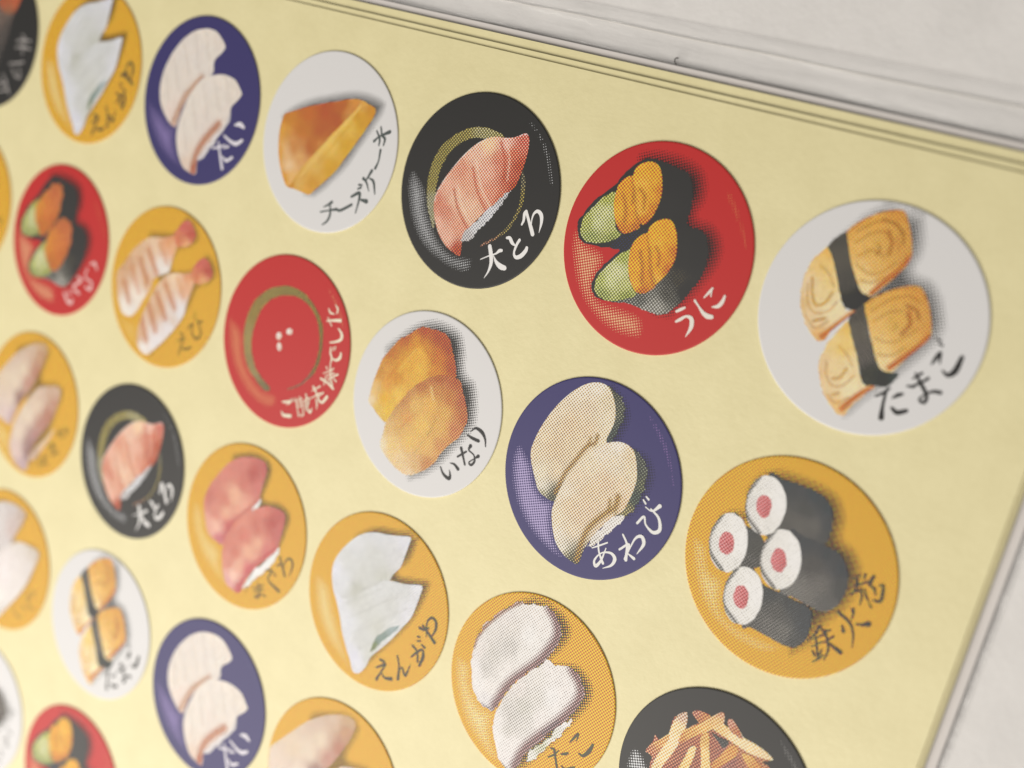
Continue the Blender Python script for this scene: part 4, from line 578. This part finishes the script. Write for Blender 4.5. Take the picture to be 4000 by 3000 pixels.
def grid_sheet(name, x0, x1, y0, y1, nx, ny, hfun, mat):
    vs = []; fs = []
    for j in range(ny + 1):
        for i in range(nx + 1):
            x = x0 + (x1 - x0) * i / nx; y = y0 + (y1 - y0) * j / ny
            vs.append((x * U, y * U, hfun(x, y) * U))
    for j in range(ny):
        for i in range(nx):
            a = j * (nx + 1) + i; fs.append((a, a + 1, a + nx + 2, a + nx + 1))
    me = bpy.data.meshes.new(name); me.from_pydata(vs, [], fs)
    me.polygons.foreach_set('use_smooth', [True] * len(fs))
    return link(name, me, mat)

ZT = -0.115                       # tabletop below the sheet's face, in radii
MAT['table'] = mottled('white_paper_table', (0.735, 0.725, 0.715), (0.79, 0.78, 0.77), 260, 0.75, 0.3, 1.0, 520)
tb = grid_sheet('tabletop', -60, 40, -60, 40, 8, 8, lambda x, y: ZT, MAT['table'])
tag(tb, 'matte off white paper surface under everything', kind='structure')

# ------------------------------------------------------------------ sheets: top sticker sheet, two more under it, a grey card
MAT['sheet'] = mottled('yellow_backing', (0.765, 0.70, 0.40), (0.815, 0.75, 0.44), 280, 0.50, 0.6, 0.4, 1800)
MAT['sheet_edge'] = plain('yellow_cut_edge', (0.80, 0.72, 0.46), 0.7, 0.3)
MAT['card'] = mottled('grey_card', (0.67, 0.64, 0.62), (0.71, 0.68, 0.66), 80, 0.6, 0.4, 0.1, 700)
MAT['card_edge'] = plain('card_cut_edge', (0.78, 0.74, 0.70), 0.7, 0.3)

def sheet(name, top, rgt, z, th, slope, mats, label, cat, group=None, lift=0.0):
    """a cut sheet: its face at height z, cut edge th thick"""
    x0, y0 = -17.2, -13.6
    nx, ny = 60, 44; vs = []; fs = []; mi = []
    def P(i, j):
        u, v = i / nx, j / ny
        x = x0 + (rgt - x0) * u; y = y0 + (top + slope * x - y0) * v
        x += -slope * (y - top) * u * 0.0
        h = z + lift * (max(0.0, u - 0.8) / 0.2) ** 2 * v
        return x, y, h
    for k in (0, 1):
        for j in range(ny + 1):
            for i in range(nx + 1):
                x, y, h = P(i, j); vs.append((x * U, y * U, (h - k * th) * U))
    N = (nx + 1) * (ny + 1)
    for j in range(ny):
        for i in range(nx):
            a = j * (nx + 1) + i; q = (a, a + 1, a + nx + 2, a + nx + 1)
            fs.append(q); mi.append(0); fs.append(tuple(N + k for k in q[::-1])); mi.append(0)
    ring = [i for i in range(nx)] + [j * (nx + 1) + nx for j in range(ny)] + [ny * (nx + 1) + i for i in range(nx, 0, -1)] + [j * (nx + 1) for j in range(ny, 0, -1)]
    for a, b in zip(ring, ring[1:] + ring[:1]): fs.append((b, a, N + a, N + b)); mi.append(1)
    me = bpy.data.meshes.new(name); me.from_pydata(vs, [], fs)
    for m in mats: me.materials.append(m)
    me.polygons.foreach_set('material_index', mi)
    o = link(name, me, None)
    return tag(o, label, cat, group)
YM = (MAT['sheet'], MAT['sheet_edge'])
sheet('sticker_sheet', 1.462, 1.60, 0.0, 0.022, 0.0098, YM, 'pale yellow backing sheet on top of the stack, carrying all the stickers', 'sheet', 'yellow sheets in the stack')
sheet('sticker_sheet', 1.525, 1.625, -0.017, 0.013, 0.0098, YM, 'second yellow sheet, a thin strip showing along the upper edge of the top one', 'sheet', 'yellow sheets in the stack')
sheet('sticker_sheet', 1.620, 1.645, -0.038, 0.013, 0.0098, YM, 'lowest yellow sheet, a narrow strip showing next to the grey card', 'sheet', 'yellow sheets in the stack')
sheet('backing_card', 1.69, 1.735, -0.064, 0.03, 0.0098, (MAT['card'], MAT['card_edge']), 'grey card under the yellow sheets, its pale cut edge showing', 'card')

# ------------------------------------------------------------------ clear sleeve lying under the stack
m, t, b = nt('clear_film'); coat(b, 0.12, 0.5)
b.inputs['Base Color'].default_value = (0.86, 0.86, 0.86, 1)
tc = t.nodes.new('ShaderNodeTexCoord')
mp = t.nodes.new('ShaderNodeMapping'); mp.inputs['Scale'].default_value = (60, 420, 60); t.links.new(tc.outputs['Object'], mp.inputs[0])
nz = noise_node(t, mp.outputs[0], 1.0, 4)
bp = t.nodes.new('ShaderNodeBump'); bp.inputs['Strength'].default_value = 1.0; bp.inputs['Distance'].default_value = 6e-4
t.links.new(nz, bp.inputs['Height']); t.links.new(bp.outputs[0], b.inputs['Normal'])
b.inputs['Alpha'].default_value = 0.22
MAT['film'] = m
def film_h(x, y):
    d = y - (1.69 + 0.0098 * x)
    return ZT + 0.012 + 0.035 * math.exp(-((d - 0.10) / 0.07) ** 2) + 0.006 * math.sin(x * 2.1 + 1.0) * math.exp(-((d - 0.12) / 0.1) ** 2) + 0.022 * math.exp(-((d - 0.36) / 0.05) ** 2)
film = grid_sheet('clear_sleeve', -17.5, 1.80, -13.8, 2.10, 60, 260, film_h, MAT['film'])
for v in film.data.vertices: v.co.y += 0.0098 * v.co.x * (1 if v.co.y > 0 else 0)
tag(film, 'clear plastic sleeve whose flat edge sticks out beyond the grey card', 'sleeve')
def tube(name, pts, rad, mat, parent=None, n=6):
    vs = []; fs = []
    P = [Vector(p) for p in pts]
    for i, p in enumerate(P):
        tg = (P[min(i + 1, len(P) - 1)] - P[max(i - 1, 0)]).normalized()
        a = tg.cross(Vector((0, 0, 1)))
        a = a.normalized() if a.length > 1e-6 else Vector((1, 0, 0))
        bb = a.cross(tg)
        for k in range(n):
            q = p + (a * math.cos(2 * math.pi * k / n) + bb * math.sin(2 * math.pi * k / n)) * rad
            vs.append(q)
    for i in range(len(P) - 1):
        for k in range(n):
            fs.append((i * n + k, i * n + (k + 1) % n, (i + 1) * n + (k + 1) % n, (i + 1) * n + k))
    me = bpy.data.meshes.new(name); me.from_pydata([tuple(v) for v in vs], [], fs)
    return link(name, me, mat, parent)
MAT['weld'] = plain('sealed_film_edge', (0.70, 0.68, 0.64), 0.25)
pts = []
for i in range(121):
    x = -17 + 18.6 * i / 120
    pts.append((x * U, (1.955 + 0.0098 * x + 0.004 * math.sin(x * 3.1)) * U, (ZT + 0.016) * U))
tube('sealed_edge', pts, 0.0045 * U, MAT['weld'], film)
MAT['hair'] = plain('dark_lint', (0.05, 0.045, 0.04), 0.6)
hx, hy, hz = -2.50, 1.69, -0.06
hp = [(0.02, -0.015, 0), (0.0, 0.006, 0.006), (-0.003, 0.03, 0.012), (0.012, 0.045, 0.012), (0.03, 0.042, 0.01)]
hair = tube('lint_curl', [((hx + a) * U, (hy + bq) * U, (hz + c) * U) for a, bq, c in hp], 0.006 * U, MAT['hair'])
tag(hair, 'tiny dark curl of lint on the edge of the grey card', 'lint')

# ------------------------------------------------------------------ the stickers
for a in (
 ('egg_sushi_sticker', 'tamago', 0, 0, 'large sharp white sticker with two egg sushi tied with nori, in the sheet corner'),
 ('sea_urchin_sticker', 'uni', 0, 1, 'red sticker with two orange sea urchin rolls, beside the large white egg sticker'),
 ('fatty_tuna_sticker', 'ootoro', 0, 2, 'sharp black sticker with one pink tuna sushi inside a gold ring, near the top edge'),
 ('cheesecake_sticker', 'cheese', 0, 3, 'white sticker with a golden brown slice of cheesecake'),
 ('sea_bream_sticker', 'tai', 0, 4, 'blurred indigo sticker with two white bream sushi, beside the cheesecake sticker'),
 ('flounder_sticker', 'engawa', 0, 5, 'blurred orange sticker with two pointed white flounder slices, cut by the top of the picture'),
 ('roe_sticker', 'roe_black', 0, 6, 'dark blurred sticker with an orange topping, cut by the top left corner of the picture'),
 ('tuna_roll_sticker', 'tekka', 1, 0, 'orange sticker with four nori rolls with red centres, below the large egg sticker'),
 ('abalone_sticker', 'awabi', 1, 1, 'indigo sticker with two beige abalone sushi and white lettering, in the middle of the sheet'),
 ('inari_sticker', 'inari', 1, 2, 'white sticker with two brown fried tofu pouches and black lettering'),
 ('empty_plate_sticker', 'gochiso', 1, 3, 'red sticker of an empty plate with gold ring and three rice grains'),
 ('shrimp_sticker', 'ebi', 1, 4, 'blurred orange sticker with two striped shrimp with red tails'),
 ('salmon_roe_sticker', 'ikura', 1, 5, 'blurred red sticker with two orange salmon roe rolls, left of the shrimp sticker'),
 ('fish_sticker', 'hamachi', 1, 6, 'sliver of a blurred orange sticker at the left picture edge, beside the salmon roe sticker'),
 ('fried_strip_sticker', 'gobo', 2, 0, 'dark grey sticker with a heap of golden fried strips'),
 ('octopus_sticker', 'tako', 2, 1, 'sharp orange sticker with two white octopus slices edged in purple'),
 ('flounder_sticker', 'engawa', 2, 2, 'orange sticker with two pointed white flounder slices, below the white inari sticker'),
 ('tuna_sticker', 'maguro', 2, 3, 'orange sticker with two dark pink tuna sushi on rice'),
 ('fatty_tuna_sticker', 'ootoro', 2, 4, 'blurred black sticker with one pink tuna sushi, left of the orange tuna sticker'),
 ('yellowtail_sticker', 'hamachi', 2, 5, 'blurred orange sticker with two beige fish slices, left of the blurred black sticker'),
 ('yellowtail_sticker', 'hamachi', 3, 2, 'orange sticker with a pale pink fish slice, cut off below the flounder sticker'),
 ('sea_bream_sticker', 'tai', 3, 3, 'blurred indigo sticker with two white bream sushi, at the bottom of the picture'),
 ('egg_sushi_sticker', 'tamago', 3, 4, 'small blurred white sticker with two egg sushi, left of the lower indigo sticker'),
 ('squid_sticker', 'ika', 3, 5, 'blurred orange sticker with two white slices, left of the small egg sticker'),
 ('sea_urchin_sticker', 'uni', 4, 4, 'blurred red sticker with sea urchin rolls, cut by the bottom left of the picture'),
 ('nori_roll_sticker', 'maki_white', 4, 5, 'blurred white sticker with a dark shape, cut by the lower left picture edge'),
):
    sticker(*a, turn=rnd.uniform(-0.012, 0.012))
